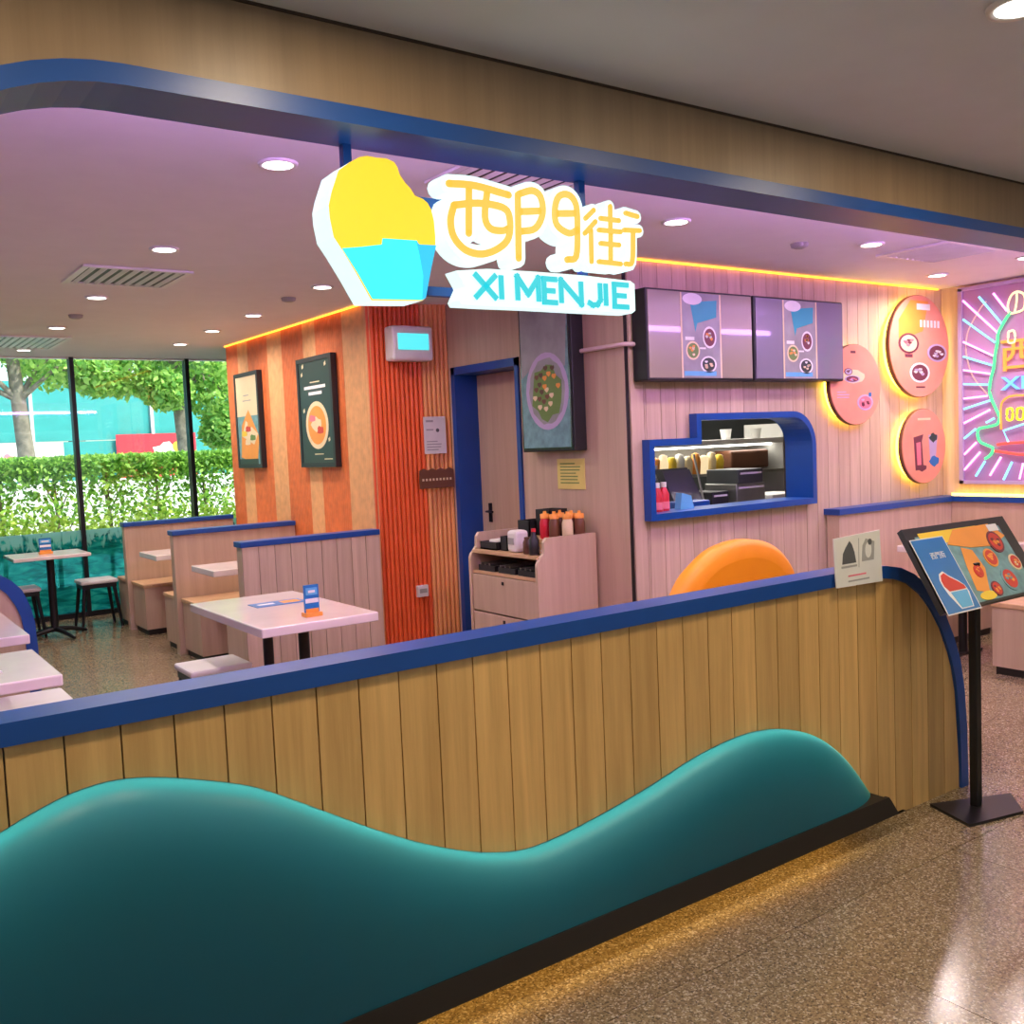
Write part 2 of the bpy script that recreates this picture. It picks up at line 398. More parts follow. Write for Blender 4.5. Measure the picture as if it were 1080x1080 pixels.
# header over the opening: oak face with portal outline, pier on the left
hd = [(-3.2, 0), (-.04, 0), (-.04, 1.765)]+arc(.6, 1.765, .64, 180, 90, 14)[1:]+[(9.3, 2.405), (9.3, MZ+.03), (-3.2, MZ+.03)]
struct(MB().prism(hd, (0, YF+.003, 0), (1, 0, 0), (0, 0, 1), (0, 1, 0), 0, .15).build('wall_front', 'oak_header'))
struct(B(-3.2, 9.3, YF-.004, YF+.004, MZ-.006, MZ).build('trim_1', 'groove'))
inner = [(-.04, 1.02)]+arc(.6, 1.765, .64, 180, 90, 16)+[(7.0, 2.405), (7.0, 2.36)]+arc(.6, 1.765, .595, 90, 180, 16)+[(.005, 1.02)]
struct(MB().prism(inner, (0, YF-.012, 0), (1, 0, 0), (0, 0, 1), (0, 1, 0), 0, .185).build('trim_2', 'blue'))
struct(B(7.0, 7.25, YF+.003, YF+.15, 0, 2.405).build('wall_pier', 'oak_header'))

def planks(parent, x0, x1, pitch, topf, botf, mk, gap=.004, n=3, mat='oak'):
    """mk(u, v) -> (origin, U, V, N) handled by caller: here a prism builder"""
    x = x0; i = 0
    while x < x1-.01:
        e = min(x+pitch, x1); ns = n
        xs = [x+gap/2+(e-x-gap)*k/ns for k in range(ns+1)]
        up_ = [(q, topf(q)) for q in xs]; lo = [(q, botf(q)) for q in reversed(xs)]
        if max(p[1] for p in up_)-min(p[1] for p in lo) > .02: mk(lo+up_ if False else up_+lo, parent, mat)
        x = e; i += 1
# ------------------------------------------------------------------ low partition
pt = thing('low_partition', 'long waist-high oak plank partition with blue capping and rounded end at the mall floor', 'partition', (1.5, 2.29, 0))
ctop = [(2.9, .968), (3.25, .968), (3.338, .965), (3.42, .952), (3.497, .925), (3.59, .868), (3.661, .80), (3.73, .71), (3.797, .585), (3.83, .49), (3.851, .377), (3.868, .2), (3.872, 0)]
ft = lerp_fn([(-1, .968)]+ctop)
core = [(-.9, 0), (-.9, .975)]+[(x-.004 if x > 3.3 else x, z) for x, z in ctop]
MB().prism(core, (0, 2.252, 0), (1, 0, 0), (0, 0, 1), (0, 1, 0), 0, .068).build('core', 'groove', pt)
def mkpt(pts, par, mat): MB().prism(pts, (0, 2.24, 0), (1, 0, 0), (0, 0, 1), (0, 1, 0), 0, .012).build('plank', mat, par)
planks(pt, -.9, 3.872, .1165, ft, lambda x: 0, mkpt, n=4)
def mkpb(pts, par, mat): MB().prism(pts, (0, 2.32, 0), (1, 0, 0), (0, 0, 1), (0, 1, 0), 0, .012).build('plank', mat, par)
planks(pt, -.9, 3.872, .1165, ft, lambda x: 0, mkpb, n=4)
outer = [(-.9, 1.018), (2.9, 1.018), (3.25, 1.018), (3.35, 1.013), (3.45, .995), (3.54, .96), (3.63, .905), (3.70, .845), (3.76, .77), (3.82, .67), (3.87, .56), (3.90, .43), (3.918, .25), (3.925, 0)]
inn = [(-.9, .968)]+ctop
mb = MB(); mb.prism(outer+inn[::-1], (0, 2.228, 0), (1, 0, 0), (0, 0, 1), (0, 1, 0), 0, .115); mb.build('capping', 'blue', pt)

# ------------------------------------------------------------------ teal wavy upholstered panel
wp = thing('wavy_panel', 'teal padded panel with wavy top on black plinth along the partition', 'bench front', (1.5, 2.2, 0))
wave = [(-.62, .02), (-.56, .10), (-.45, .26), (-.30, .44), (-.12, .60), (.06, .71), (.247, .789), (.303, .812), (.379, .836), (.456, .846), (.536, .838), (.64, .810), (.773, .762), (.866, .711), (.987, .636), (1.117, .557), (1.256, .482), (1.406, .418), (1.535, .383), (1.637, .376), (1.818, .395), (2.056, .438), (2.271, .488), (2.455, .513), (2.601, .513), (2.753, .486), (2.912, .425), (3.05, .325), (3.165, .20), (3.253, .085), (3.31, .02)]
wc = [(p.x, p.y) for p in smooth_curve(wave, 6)]
PLZ = .155; D0 = 2.135; DEP = .105
def dist(x, z): 
    bst = 9
    for a, b_ in zip(wc, wc[1:]):
        dx, dz = b_[0]-a[0], b_[1]-a[1]; l = dx*dx+dz*dz
        if l < 1e-12: continue
        u = max(0, min(1, ((x-a[0])*dx+(z-a[1])*dz)/l)); bst = min(bst, math.hypot(x-a[0]-u*dx, z-a[1]-u*dz))
    return bst
top = [p for p in wc if p[1] >= PLZ]
fw_ = lerp_fn(wc); x0_, x1_ = top[0][0], top[-1][0]
R = .21; vs = []; fs = []; NX = 190; NV = 26
for i in range(NX+1):
    q = i/NX; x = x0_+(x1_-x0_)*q; zt = max(PLZ, fw_(x))
    for j in range(NV+1):
        u = 1-(1-j/NV)**1.9; z = PLZ+(zt-PLZ)*u; d = min(1, dist(x, z)/R)
        y = D0+DEP*(1-math.sqrt(max(0, 1-(1-d)**2)))*1.0
        vs.append((x, y, z))
for i in range(NX):
    for j in range(NV):
        a = i*(NV+1)+j; fs.append((a, a+NV+1, a+NV+2, a+1))
mb = MB(); mb.add(vs, fs, True); mb.build('padded_panel', 'teal', wp)
ins = []
tc_ = [p for p in wc if p[1] > PLZ+.02]
for i in range(1, len(tc_)-1, 2):
    dx, dz = tc_[i+1][0]-tc_[i-1][0], tc_[i+1][1]-tc_[i-1][1]; l_ = math.hypot(dx, dz)
    q_ = (tc_[i][0]+dz/l_*.024, tc_[i][1]-dx/l_*.024)
    if q_[1] > PLZ and dist(*q_) > .020: ins.append((q_[0], 2.226, q_[1]))
MB().prism([(p[0], p[1]-.004) for p in wc if p[1] > PLZ]+[(x1_, PLZ), (x0_, PLZ)], (0, 2.2345, 0), (1, 0, 0), (0, 0, 1), (0, 1, 0), 0, .002).build('backing', 'groove', wp)  # unseen dark sheet added to absorb light inside the shell
MB().tube(ins, .005, 6).build('edge_light', 'led_edge', wp)
pl = [p for p in wc if p[1] <= PLZ+.001]
L_, R_ = [p for p in pl if p[0] < 1], [p for p in pl if p[0] > 2]
po = L_+[(x0_, PLZ)]+[(x1_, PLZ)]+R_
MB().prism([(p[0], max(p[1], .075)) for p in po], (0, D0-.006, 0), (1, 0, 0), (0, 0, 1), (0, 1, 0), 0, .016).build('plinth', 'black_plinth', wp)
B(-.52, 3.19, 2.146, 2.234, .146, .153).build('light_baffle', 'black_plinth', wp)  # unseen board added to keep plinth light out of the shell
B(-.5, 3.02, 2.172, 2.19, .125, .14).build('led_strip', 'led_plinth', wp)

# ------------------------------------------------------------------ inner walls
# poster wall X=3.22 (Y 6.26..10.4): painted bands as pieces
w1 = struct(B(3.26, 4.9, 6.50, 9.15, 0, CZ).build('wall_poster', 'groove'))
bands = [(6.26, 6.30, 'band_peach'), (6.30, 6.64, 'band_peach'), (6.64, 7.12, 'band_orange'), (7.12, 7.36, 'band_peach'), (7.36, 7.80, 'band_orange'), (7.80, 8.12, 'band_peach'), (8.12, 8.59, 'band_orange'), (8.59, 8.85, 'band_peach'), (8.85, 9.15, 'band_orange')]
for a, b_, mn in bands:
    mb = MB(); y = a
    while y < b_-.001:
        e = min(y+.03, b_)
        mb.prism([(y, 3.26), (y, 3.224), (y+.006, 3.22), (e-.006, 3.22), (e, 3.224), (e, 3.26)], (0, 0, 0), (0, 1, 0), (1, 0, 0), (0, 0, 1), 0, CZ) ; y = e
    mb.build('slatted_panel', mn, w1)
# slat wall from (3.22,6.26) to (3.82,6.12)
w2 = struct(MB().prism([(3.26, 6.30), (3.9, 6.16), (3.9, 6.5), (3.26, 6.5)], (0, 0, 0), (1, 0, 0), (0, 1, 0), (0, 0, 1), 0, CZ).build('wall_slatted', 'groove'))
NS = 18
for i in range(NS):
    u = (i+.5)/NS; cx, cy = 3.222+.60*u, 6.275-.14*u; r = .0148
    prof = [(cx-r, cy+.02)]+[(cx+r*math.cos(a), cy-r*1.1*math.sin(a)) for a in [PI-PI*k/6 for k in range(7)]]+[(cx+r, cy+.02)]
    MB().prism(prof, (0, 0, 0), (1, 0, 0), (0, 1, 0), (0, 0, 1), 0, CZ, ).build('slat', 'orange_red' if i < NS*.64 else 'slat_orange', w2)
# service wall X=3.82, Y 4.2..6.12, door opening Y 5.27..6.07
w3 = setname('wall_service')
B(3.82, 3.90, 4.215, 5.26, 0, CZ).build('panel', 'oak_smooth', w3)
B(3.82, 3.90, 5.26, 6.075, 2.10, CZ).build('panel', 'oak_smooth', w3)
B(3.82, 3.90, 6.075, 6.13, 0, CZ).build('panel', 'oak_smooth', w3)
dr = setname('door_1')
B(4.0, 4.04, 5.27, 6.07, .01, 2.06).build('door_leaf', 'oak_smooth', dr)
fr_ = MB(); fr_.box(3.805, 4.05, 6.03, 6.08, 0, 2.12); fr_.box(3.805, 4.05, 5.245, 5.285, 0, 2.12); fr_.box(3.805, 4.05, 5.245, 6.08, 2.065, 2.12); fr_.build('door_frame', 'blue', dr)
mb = MB(); mb.box(3.99, 4.0, 5.90, 5.935, .98, 1.12); mb.tube([(3.99, 5.917, 1.06), (3.955, 5.917, 1.06), (3.955, 5.83, 1.06)], .008); mb.build('door_handle', 'black_metal', dr)
B(4.04, 4.1, 5.2, 6.2, 0, 2.4).build('backing', 'groove', dr)

# back wall, vertical boards around the serving hatch
w4 = setname('wall_back')
HX0, HX1, HZ0, HZ1, SX, SZ = 3.95, 5.42, 1.09, 1.655, 4.345, 1.51
def hatch_top(x):
    if x < SX: return SZ
    if x > HX1-.2: return HZ1-.2+math.sqrt(max(0, .2**2-(x-(HX1-.2))**2))
    return HZ1
def mkw(pts, par, mat): MB().prism(pts, (0, YB, 0), (1, 0, 0), (0, 0, 1), (0, 1, 0), 0, .014).build('plank', mat, par)
pw = .121; xs = [3.845+pw*i for i in range(27)]
for x in xs:
    e = min(x+pw, XN)
    if e <= HX0 or x >= HX1: planks(w4, x, e, 1, lambda q: CZ, lambda q: 0, mkw, n=1, mat='oak_pale')
    else:
        if x < HX0: planks(w4, x, HX0, 1, lambda q: CZ, lambda q: 0, mkw, n=1, mat='oak_pale'); x = HX0
        if e > HX1: planks(w4, HX1, e, 1, lambda q: CZ, lambda q: 0, mkw, n=1, mat='oak_pale'); e = HX1
        planks(w4, x, e, 1, lambda q: CZ, hatch_top, mkw, n=6, mat='oak_pale')
        planks(w4, x, e, 1, lambda q: HZ0, lambda q: 0, mkw, n=1, mat='oak_pale')
mb = MB(); mb.box(3.83, HX0, YB+.014, YB+.18, 0, CZ); mb.box(HX1, 7.2, YB+.014, YB+.18, 0, CZ); mb.box(HX0, HX1, YB+.014, YB+.18, 0, HZ0); mb.box(HX0, HX1, YB+.014, YB+.18, HZ1+.001, CZ)
mb.box(HX0, SX, YB+.014, YB+.18, SZ, HZ1+.001); mb.build('core', 'groove', w4)
B(3.822, 3.845, YB+.01, YB+.02, 0, CZ).build('joint', 'black_plinth', w4)
# side wall with neon
w5 = struct(B(XN, 7.25, 2.39, YB+.18, 0, CZ).build('wall_right', 'oak_pale'))
# wainscot ledges
lg = thing('wall_ledge', 'low oak wainscot with blue capping below the round menu discs', 'ledge', (6.3, 4.1, 0))
B(5.62, 7.0, 4.09, 4.19, 0, .97).build('panel', 'oak_pale', lg); B(5.60, 7.0, 4.07, 4.2, .97, 1.01).build('capping', 'blue', lg)
lg = thing('wall_ledge', 'low oak wainscot with blue capping below the neon sign', 'ledge', (7.0, 3.3, 0))
B(7.005, 7.075, 2.42, 4.19, 0, .97).build('panel', 'oak_smooth', lg); B(6.985, 7.075, 2.42, 4.2, .97, 1.01).build('capping', 'blue', lg)
# window wall: three mullions, panes, film
wn = setname('window_1')
mul = [-2.6, -1.45, -.3, .87, 2.09, 3.22, 4.35]
struct(B(4.8, 4.95, 9.15, 10.5, 0, CZ).build('wall_window_end', 'oak_smooth'))
for a, b_ in zip([-3.2]+mul, mul+[4.8]):
    B(a+.02, b_-.02, YW, YW+.012, 0, CZ).build('pane', 'window_glass', wn)
    B(a+.02, b_-.02, YW-.006, YW-.002, .05, .87).build('wave_film', 'wave_film', wn)
for a in mul: B(a-.02, a+.02, YW-.05, YW+.06, 0, CZ).build('mullion', 'black_metal', wn)
B(-3.2, 4.8, YW-.03, YW+.05, CZ-.015, CZ).build('window_frame', 'white_plastic', wn)
B(-3.2, 4.8, YW-.04, YW+.05, 0, .05).build('sill', 'black_metal', wn)
# LED strips (real light sources in the place, except the violet one)
o = B(3.19, 3.205, 6.3, 9.1, CZ-.014, CZ-.004).build('cove_light', 'led_orange'); tag(o, 'orange glowing strip light along the top of the orange poster wall', 'strip light')
o = B(3.9, 7.0, YB-.028, YB-.014, CZ-.014, CZ-.004).build('cove_light', 'led_orange'); tag(o, 'warm strip light along the top of the back board wall', 'strip light')
o = B(7.025, 7.05, 2.5, 4.1, 1.012, 1.03).build('ledge_light', 'led_yellow'); tag(o, 'yellow strip light lying on the blue ledge under the neon sign', 'strip light')
o = B(-2.8, 6.9, 2.395, 2.43, 2.40, 2.44).build('ceiling_tint_strip', 'purple_fill'); tag(o, 'added violet strip tinting the shop ceiling, unseen behind the blue portal header', 'strip light')  # added out of view to give the ceiling its violet tint

# ================================================================== LAMPS
def lamp_parts(t, x, y, z, r):
    MB().lathe((x, y, z-.012), [(r*.86, .011), (r*.86, .003), (r*1.12, 0), (r*1.16, .011)], 24).build('rim', 'light_rim', t)
    MB().lathe((x, y, z-.009), [(r*.86, 0), (r*.86, .004)], 24).build('diffuser', 'lamp_disc', t)
spots = [((1.413, 3.352), 'shop ceiling downlight over the table at the front rail'), ((1.465, 4.949), 'shop ceiling downlight just before the slotted air grille'),
 ((1.501, 6.554), 'shop ceiling downlight just behind the slotted air grille'), ((1.552, 8.104), 'shop ceiling downlight before the air grille by the windows'), ((1.576, 9.75), 'shop ceiling downlight close to the tall windows'),
 ((2.652, 5.703), 'small ceiling downlight left of the cup emblem sign'), ((2.702, 7.034), 'small ceiling downlight over the middle booth'), ((2.716, 8.0), 'small ceiling downlight over the booth between second and third dividers'), ((2.752, 9.0), 'small ceiling downlight over the farthest booth'),
 ((3.444, 3.395), 'ceiling downlight right of the lit character sign'), ((4.909, 3.326), 'ceiling downlight before the serving hatch'), ((6.36, 3.8), 'ceiling downlight close to the round menu discs'), ((6.291, 3.15), 'ceiling downlight near the neon sign')]
d0 = None
for (x, y), lab in spots:
    if d0 is None:
        d0 = thing('downlight', lab, 'ceiling light', (x, y, CZ), 'round downlights in the shop ceiling'); lamp_parts(d0, x, y, CZ, .062)
    else: dup(d0, (x, y, CZ), lab)
    area('lamp_light', (x, y, CZ-.016), .1, SHOP_W, SHOP_C, spread=160)
d1 = None
for x, y, lab in [(2.565, 1.30, 'warm downlight in the mall ceiling, top corner of the view'), (.1, 1.5, 'added mall downlight above the left end of the teal panel, outside the frame'), (1.05, 1.6, 'added mall downlight above the camera side of the teal panel, outside the frame'), (3.45, 1.5, 'added mall downlight beyond the menu stand, outside the frame'), (6.5, .9, 'added mall downlight at the far right of the corridor, outside the frame'), (1.0, -2, 'added mall downlight behind the viewpoint on the left, outside the frame'), (4.5, -2, 'added mall downlight behind the viewpoint on the right, outside the frame')]:  # only the first is seen; the rest are added to brighten the mall
    if d1 is None:
        d1 = thing('downlight', lab, 'ceiling light', (x, y, MZ), 'mall ceiling downlights'); lamp_parts(d1, x, y, MZ, .07)
    else: dup(d1, (x, y, MZ), lab)
    area('mall_lamp_light', (x, y, MZ-.016), .12, MALL_W, MALL_C)
t = thing('added_uplight', 'long added uplight that brightens the mall ceiling, unseen behind the viewpoint', 'ceiling light', (2.2, -.9, 2.2))  # unseen fixture added to lift the mall ceiling
B(-.6, 5.4, -1.0, -.8, 2.15, 2.2).build('housing', 'light_rim', t)
B(-.55, 5.35, -.97, -.83, 2.2, 2.205).build('diffuser', 'fill_glow', t)
area('uplight', (2.4, -.9, 2.215), 5.8, 52, (.80, .90, 1), rot=(PI, 0, 0), sy=.12)  # light of the added fixture, aimed at the ceiling
# air grilles
def grille(x0, x1, y0, y1, lab, along='y'):
    t = thing('air_grille', lab, 'vent', ((x0+x1)/2, (y0+y1)/2, CZ))
    mb = MB(); w = .035; z0, z1 = CZ-.012, CZ-.001
    mb.box(x0, x1, y0, y0+w, z0, z1); mb.box(x0, x1, y1-w, y1, z0, z1); mb.box(x0, x0+w, y0+w, y1-w, z0, z1); mb.box(x1-w, x1, y0+w, y1-w, z0, z1); mb.build('frame', 'light_rim', t)
    B(x0+w, x1-w, y0+w, y1-w, CZ-.003, CZ-.001).build('backing', 'black_plastic', t)
    n = 9; sp = (x1-x0-2*w)/n
    for k in range(n):
        a = x0+w+sp*(k+.3)
        MB().prism([(0, 0), (sp*.30, -.010), (sp*.40, -.009), (sp*.10, .002)], (a, 0, CZ-.004), (1, 0, 0), (0, 0, 1), (0, 1, 0), y0+w, y1-w).build('slat', 'light_rim', t)
grille(1.20, 1.78, 5.49, 6.06, 'square slotted air grille in the shop ceiling over the aisle')
grille(1.2, 1.78, 8.7, 9.6, 'slotted air grille in the ceiling near the windows')
grille(2.0, 2.58, 2.75, 3.32, 'slotted air grille behind the lit character sign')
grille(5.25, 5.83, 3.05, 3.53, 'slotted air grille near the neon corner')
for x, y, lab in [(1.545, 7.4, 'round smoke detector between the grilles'), (4.5, 3.5, 'small round detector before the menu screens'), (2.634, 6.2, 'small round detector left of the cup emblem')]:
    o = MB().lathe((x, y, CZ-.028), [(.025, 0), (.045, .008), (.05, .027)], 16).build('smoke_detector', 'mid_mark'); tag(o, lab, 'detector')

# ================================================================== HANGING SIGN (plane Y 2.30)
sg = thing('hanging_sign', 'lit hanging shop sign with yellow and cyan cup emblem, yellow characters and cyan letters', 'sign', (1.6, 2.32, 2.36))
UX, VZ, NB = (1, 0, 0), (0, 0, 1), (0, 1, 0)
O_ = (0, 2.30, 0)
body = [(1.131, 2.262), (1.163, 2.286), (1.191, 2.303), (1.214, 2.309), (1.242, 2.308), (1.27, 2.31), (1.293, 2.303), (1.302, 2.291), (1.308, 2.272), (1.323, 2.253), (1.337, 2.242), (1.351, 2.223), (1.375, 2.217), (1.389, 2.208), (1.4, 2.191), (1.407, 2.162), (1.409, 2.12), (1.408, 2.096), (1.389, 2.033), (1.379, 1.99), (1.367, 1.952), (1.359, 1.945), (1.315, 1.943), (1.206, 1.939), (1.169, 2.002), (1.132, 2.06), (1.108, 2.094), (1.1, 2.14), (1.099, 2.172), (1.108, 2.204), (1.121, 2.237)]
cup = [(1.128, 2.066), (1.182, 2.074), (1.243, 2.085), (1.246, 2.101), (1.349, 2.104), (1.353, 2.094), (1.407, 2.096), (1.388, 2.033), (1.366, 1.953), (1.358, 1.947), (1.207, 1.942), (1.170, 2.004)]
cupr = [(1.346, 2.103), (1.355, 2.094), (1.408, 2.096), (1.389, 2.033), (1.367, 1.952), (1.356, 1.947), (1.363, 2.011), (1.354, 2.07)]
MB().prism(body, O_, UX, VZ, NB, 0, .10).build('emblem_box', 'sign_white', sg)
fe = MB().prism(body, O_, UX, VZ, NB, -.004, -.0005).build('emblem_face', 'sign_yellow', sg)
MB().prism(cup, O_, UX, VZ, NB, -.007, -.0042).build('cup', 'sign_cyan', sg)
MB().prism(cupr, O_, UX, VZ, NB, -.008, -.0072).build('cup_fold', 'sign_cyan_side', sg)
chars = {'a': [[(1.461, 2.268), (1.548, 2.272), (1.662, 2.259)], [(1.526, 2.262), (1.519, 2.139)], [(1.587, 2.26), (1.576, 2.19), (1.593, 2.159), (1.633, 2.156), (1.657, 2.165)], [(1.474, 2.211), (1.557, 2.225), (1.637, 2.222), (1.661, 2.198), (1.656, 2.141), (1.619, 2.106), (1.561, 2.085), (1.506, 2.092), (1.469, 2.125), (1.461, 2.169), (1.4741, 2.211)]],
 'b': [[(1.694, 2.263), (1.688, 2.083)], [(1.698, 2.266), (1.746, 2.281), (1.776, 2.267), (1.782, 2.22), (1.753, 2.174), (1.70, 2.160)], [(1.698, 2.216), (1.774, 2.226)]],
 'd': [[(1.868, 2.092), (1.903, 2.104), (1.912, 2.184), (1.91, 2.257), (1.883, 2.284), (1.845, 2.275), (1.828, 2.234), (1.834, 2.191), (1.878, 2.171), (1.910, 2.183)], [(1.832, 2.224), (1.907, 2.232)]],
 'c': [[(1.979, 2.249), (1.945, 2.221)], [(1.984, 2.215), (1.94, 2.176)], [(1.965, 2.188), (1.963, 2.093)], [(2.005, 2.227), (2.08, 2.227)], [(2.046, 2.267), (2.044, 2.195)], [(1.997, 2.191), (2.085, 2.193)], [(2.002, 2.151), (2.077, 2.152)], [(2.044, 2.185), (2.040, 2.099)], [(1.992, 2.095), (2.081, 2.094)], [(2.109, 2.253), (2.158, 2.247)], [(2.1, 2.2), (2.166, 2.204)], [(2.138, 2.202), (2.130, 2.105), (2.102, 2.096)]]}
def ribbon(pts, w, d0, d1, mb, y0=2.30):
    """flat stroke of width w with round ends, extruded in depth"""
    P = smooth_curve(pts, 4) if len(pts) > 2 else [Vector((*p, 0)) for p in pts]
    Lf, Rt = [], []
    for i, p in enumerate(P):
        d = (P[min(i+1, len(P)-1)]-P[max(i-1, 0)]).normalized(); n = Vector((-d.y, d.x, 0))
        Lf.append(p+n*w/2); Rt.append(p-n*w/2)
    for i in range(len(P)-1):
        q = [Rt[i], Rt[i+1], Lf[i+1], Lf[i]]
        mb.prism([(v.x, v.y) for v in q], (0, y0, 0), UX, VZ, NB, d0, d1)
    for p in (P[0], P[-1]): mb.prism([(p.x+w/2*math.cos(k*PI/5), p.y+w/2*math.sin(k*PI/5)) for k in range(10)], (0, y0, 0), UX, VZ, NB, d0, d1)
for k, strokes in chars.items():
    bk = MB(); fr2 = MB()
    for j, s in enumerate(strokes):
        ribbon(s, .052 if k != 'c' else .040, 0, .07, bk); ribbon(s, .020 if k != 'c' else .015, -.005-.0002*j, -.0004, fr2)
    q = bk.build('character', 'sign_white', sg); fr2.build('character_face', 'sign_stroke', q)
xb = [(1.474, 2.034), (1.58, 2.046), (1.746, 2.049), (1.937, 2.050), (2.122, 2.045), (2.14, 2.036), (2.140, 1.953), (2.125, 1.944), (1.932, 1.943), (1.742, 1.943), (1.576, 1.941), (1.485, 1.941), (1.478, 1.952), (1.500, 1.991)]
q = MB().prism(xb, O_, UX, VZ, NB, 0, .06).build('letter_backing', 'sign_white', sg)
LET = {'X': [[(0, 0), (.75, 1)], [(0, 1), (.75, 0)]], 'I': [[(0, 0), (0, 1)]], 'M': [[(0, 0), (0, 1), (.42, .3), (.84, 1), (.84, 0)]], 'E': [[(.6, 0), (0, 0), (0, 1), (.6, 1)], [(0, .5), (.5, .5)]],
 'N': [[(0, 0), (0, 1), (.7, 0), (.7, 1)]], 'J': [[(.55, 1), (.55, .25), (.42, .04), (.2, 0), (0, .12)]]}
def stroke_flat(P, w, d0, d1, mb, y0):
    P = [Vector((*p, 0)) for p in P]
    for i_, (a, b_) in enumerate(zip(P, P[1:])):
        d = (b_-a).normalized(); n_ = Vector((-d.y, d.x, 0))*w/2; e_ = d*w*.5
        A, C_ = a-(e_ if i_ else e_*0), b_+(e_ if i_ < len(P)-2 else e_*0)
        k_ = .0002*i_; mb.prism([(v.x, v.y) for v in (A-n_, C_-n_, C_+n_, A+n_)], (0, y0, 0), UX, VZ, NB, d0-k_, d1)
for ch, x_, w_ in [('X', 1.531, 0.0987), ('I', 1.622, 0.0), ('M', 1.679, 0.0905), ('E', 1.776, 0.0817), ('N', 1.84, 0.11), ('J', 1.943, 0.0909), ('I', 2.016, 0.0), ('E', 2.051, 0.0983)]:
    lm = MB(); z_ = 1.962+.0*x_; h_ = .068
    for st_ in LET[ch]: stroke_flat([(x_+u_*w_, z_+v_*h_) for u_, v_ in st_],   .0155, -.006, -.0004, lm, 2.30)
    lm.build('letter', 'sign_letter', q)
mb = MB()
for x in (1.20, 2.005): mb.box(x-.012, x+.012, 2.40-.02, 2.40+.004, 1.97, 2.37)
mb.box(1.2, 2.15, 2.375, 2.40, 2.215, 2.245); mb.box(1.2, 2.12, 2.375, 2.40, 1.975, 2.00); mb.build('bracket', 'blue', sg)
for x, z in [(1.25, 2.23), (1.6, 2.23), (1.95, 2.23), (1.3, 1.99), (1.9, 1.99)]: pass

# ================================================================== FURNITURE IN THE SHOP
def slab(mb, x0, x1, y0, y1, z1, t=.035): mb.box(x0, x1, y0, y1, z1-t, z1, bev=.006); return mb
def booth_table(x0, x1, y0, y1, lab, grp=None, legs=None):
    t = thing('dining_table', lab, 'table', ((x0+x1)/2, (y0+y1)/2, 0), grp)
    slab(MB(), x0, x1, y0, y1, .75, .045).build('tabletop', 'white_top', t)
    for lx, ly in (legs or [((x0+x1)/2, y0+.3), ((x0+x1)/2, y1-.3)]):
        MB().tube([(lx, ly, .02), (lx, ly, .705)], .028, 12).build('leg', 'black_metal', t)
        B(lx-.2, lx+.2, ly-.03, ly+.03, 0, .02, bev=.005).build('foot', 'black_metal', t)
    return t
booth_table(1.59, 2.19, 4.27, 5.34, 'white rectangular table with leaflet holder nearest the front rail', legs=[(1.90, 5.02), (1.93, 4.60)])
def divider(y, lab, x0=2.20, x1=3.21, plank=False):
    t = thing('booth_divider', lab, 'divider', ((x0+x1)/2, y, 0), 'low dividers between the booths')
    B(x0, x1, y+.003, y+.09, 0, .945).build('panel', 'oak_smooth', t)
    if plank:
        B(x0+.002, x1, y, y+.003, 0, .945).build('backing', 'groove', t)
        def mk(pts, par, mat): MB().prism(pts, (0, y-.012, 0), UX, VZ, NB, 0, .012).build('plank', mat, par)
        planks(t, x0, x1, .112, lambda q: .945, lambda q: 0, mk, n=1, mat='oak_pale')
    B(x0-.012, x1, y-.02, y+.11, .945, .982, bev=.004).build('capping', 'blue', t); return t
divider(6.19, 'planked booth divider with blue cap at the corner of the orange slats', plank=True)
divider(7.70, 'smooth booth divider with blue cap, middle one of three')
divider(9.20, 'smooth booth divider with blue cap, the one closest to the windows')
def bench(x0, x1, y0, y1, lab, grp='oak booth benches'):
    t = thing('booth_bench', lab, 'bench', ((x0+x1)/2, (y0+y1)/2, 0), grp)
    B(x0+.02, x1, y0+.02, y1-.02 if y1-y0 > .3 else y1, 0, .05).build('plinth', 'black_plinth', t)
    B(x0+.005, x1, y0+.005, y1-.005, .05, .42).build('box', 'oak_smooth', t)
    B(x0-.005, x1, y0-.005, y1, .42, .45, bev=.005).build('seat', 'oak_orange', t)
bench(2.23, 3.2, 8.78, 9.19, 'oak bench against the window-side divider, under the farthest booth table')
bench(2.23, 3.2, 7.80, 8.18, 'oak bench on the window side of the middle divider')
bench(2.23, 3.2, 7.25, 7.69, 'oak bench on the near side of the middle divider')
bench(2.23, 3.2, 6.285, 6.68, 'oak bench on the window side of the planked divider')
bench(2.23, 3.2, 9.30, 9.70, 'oak bench between the last divider and the windows')
booth_table(2.20, 3.2, 8.22, 8.74, 'white booth table between the second and third dividers', 'white booth tables', [(2.8, 8.48)])
booth_table(2.18, 3.2, 6.72, 7.22, 'white booth table between the first and second dividers', 'white booth tables', [(2.8, 6.97)])
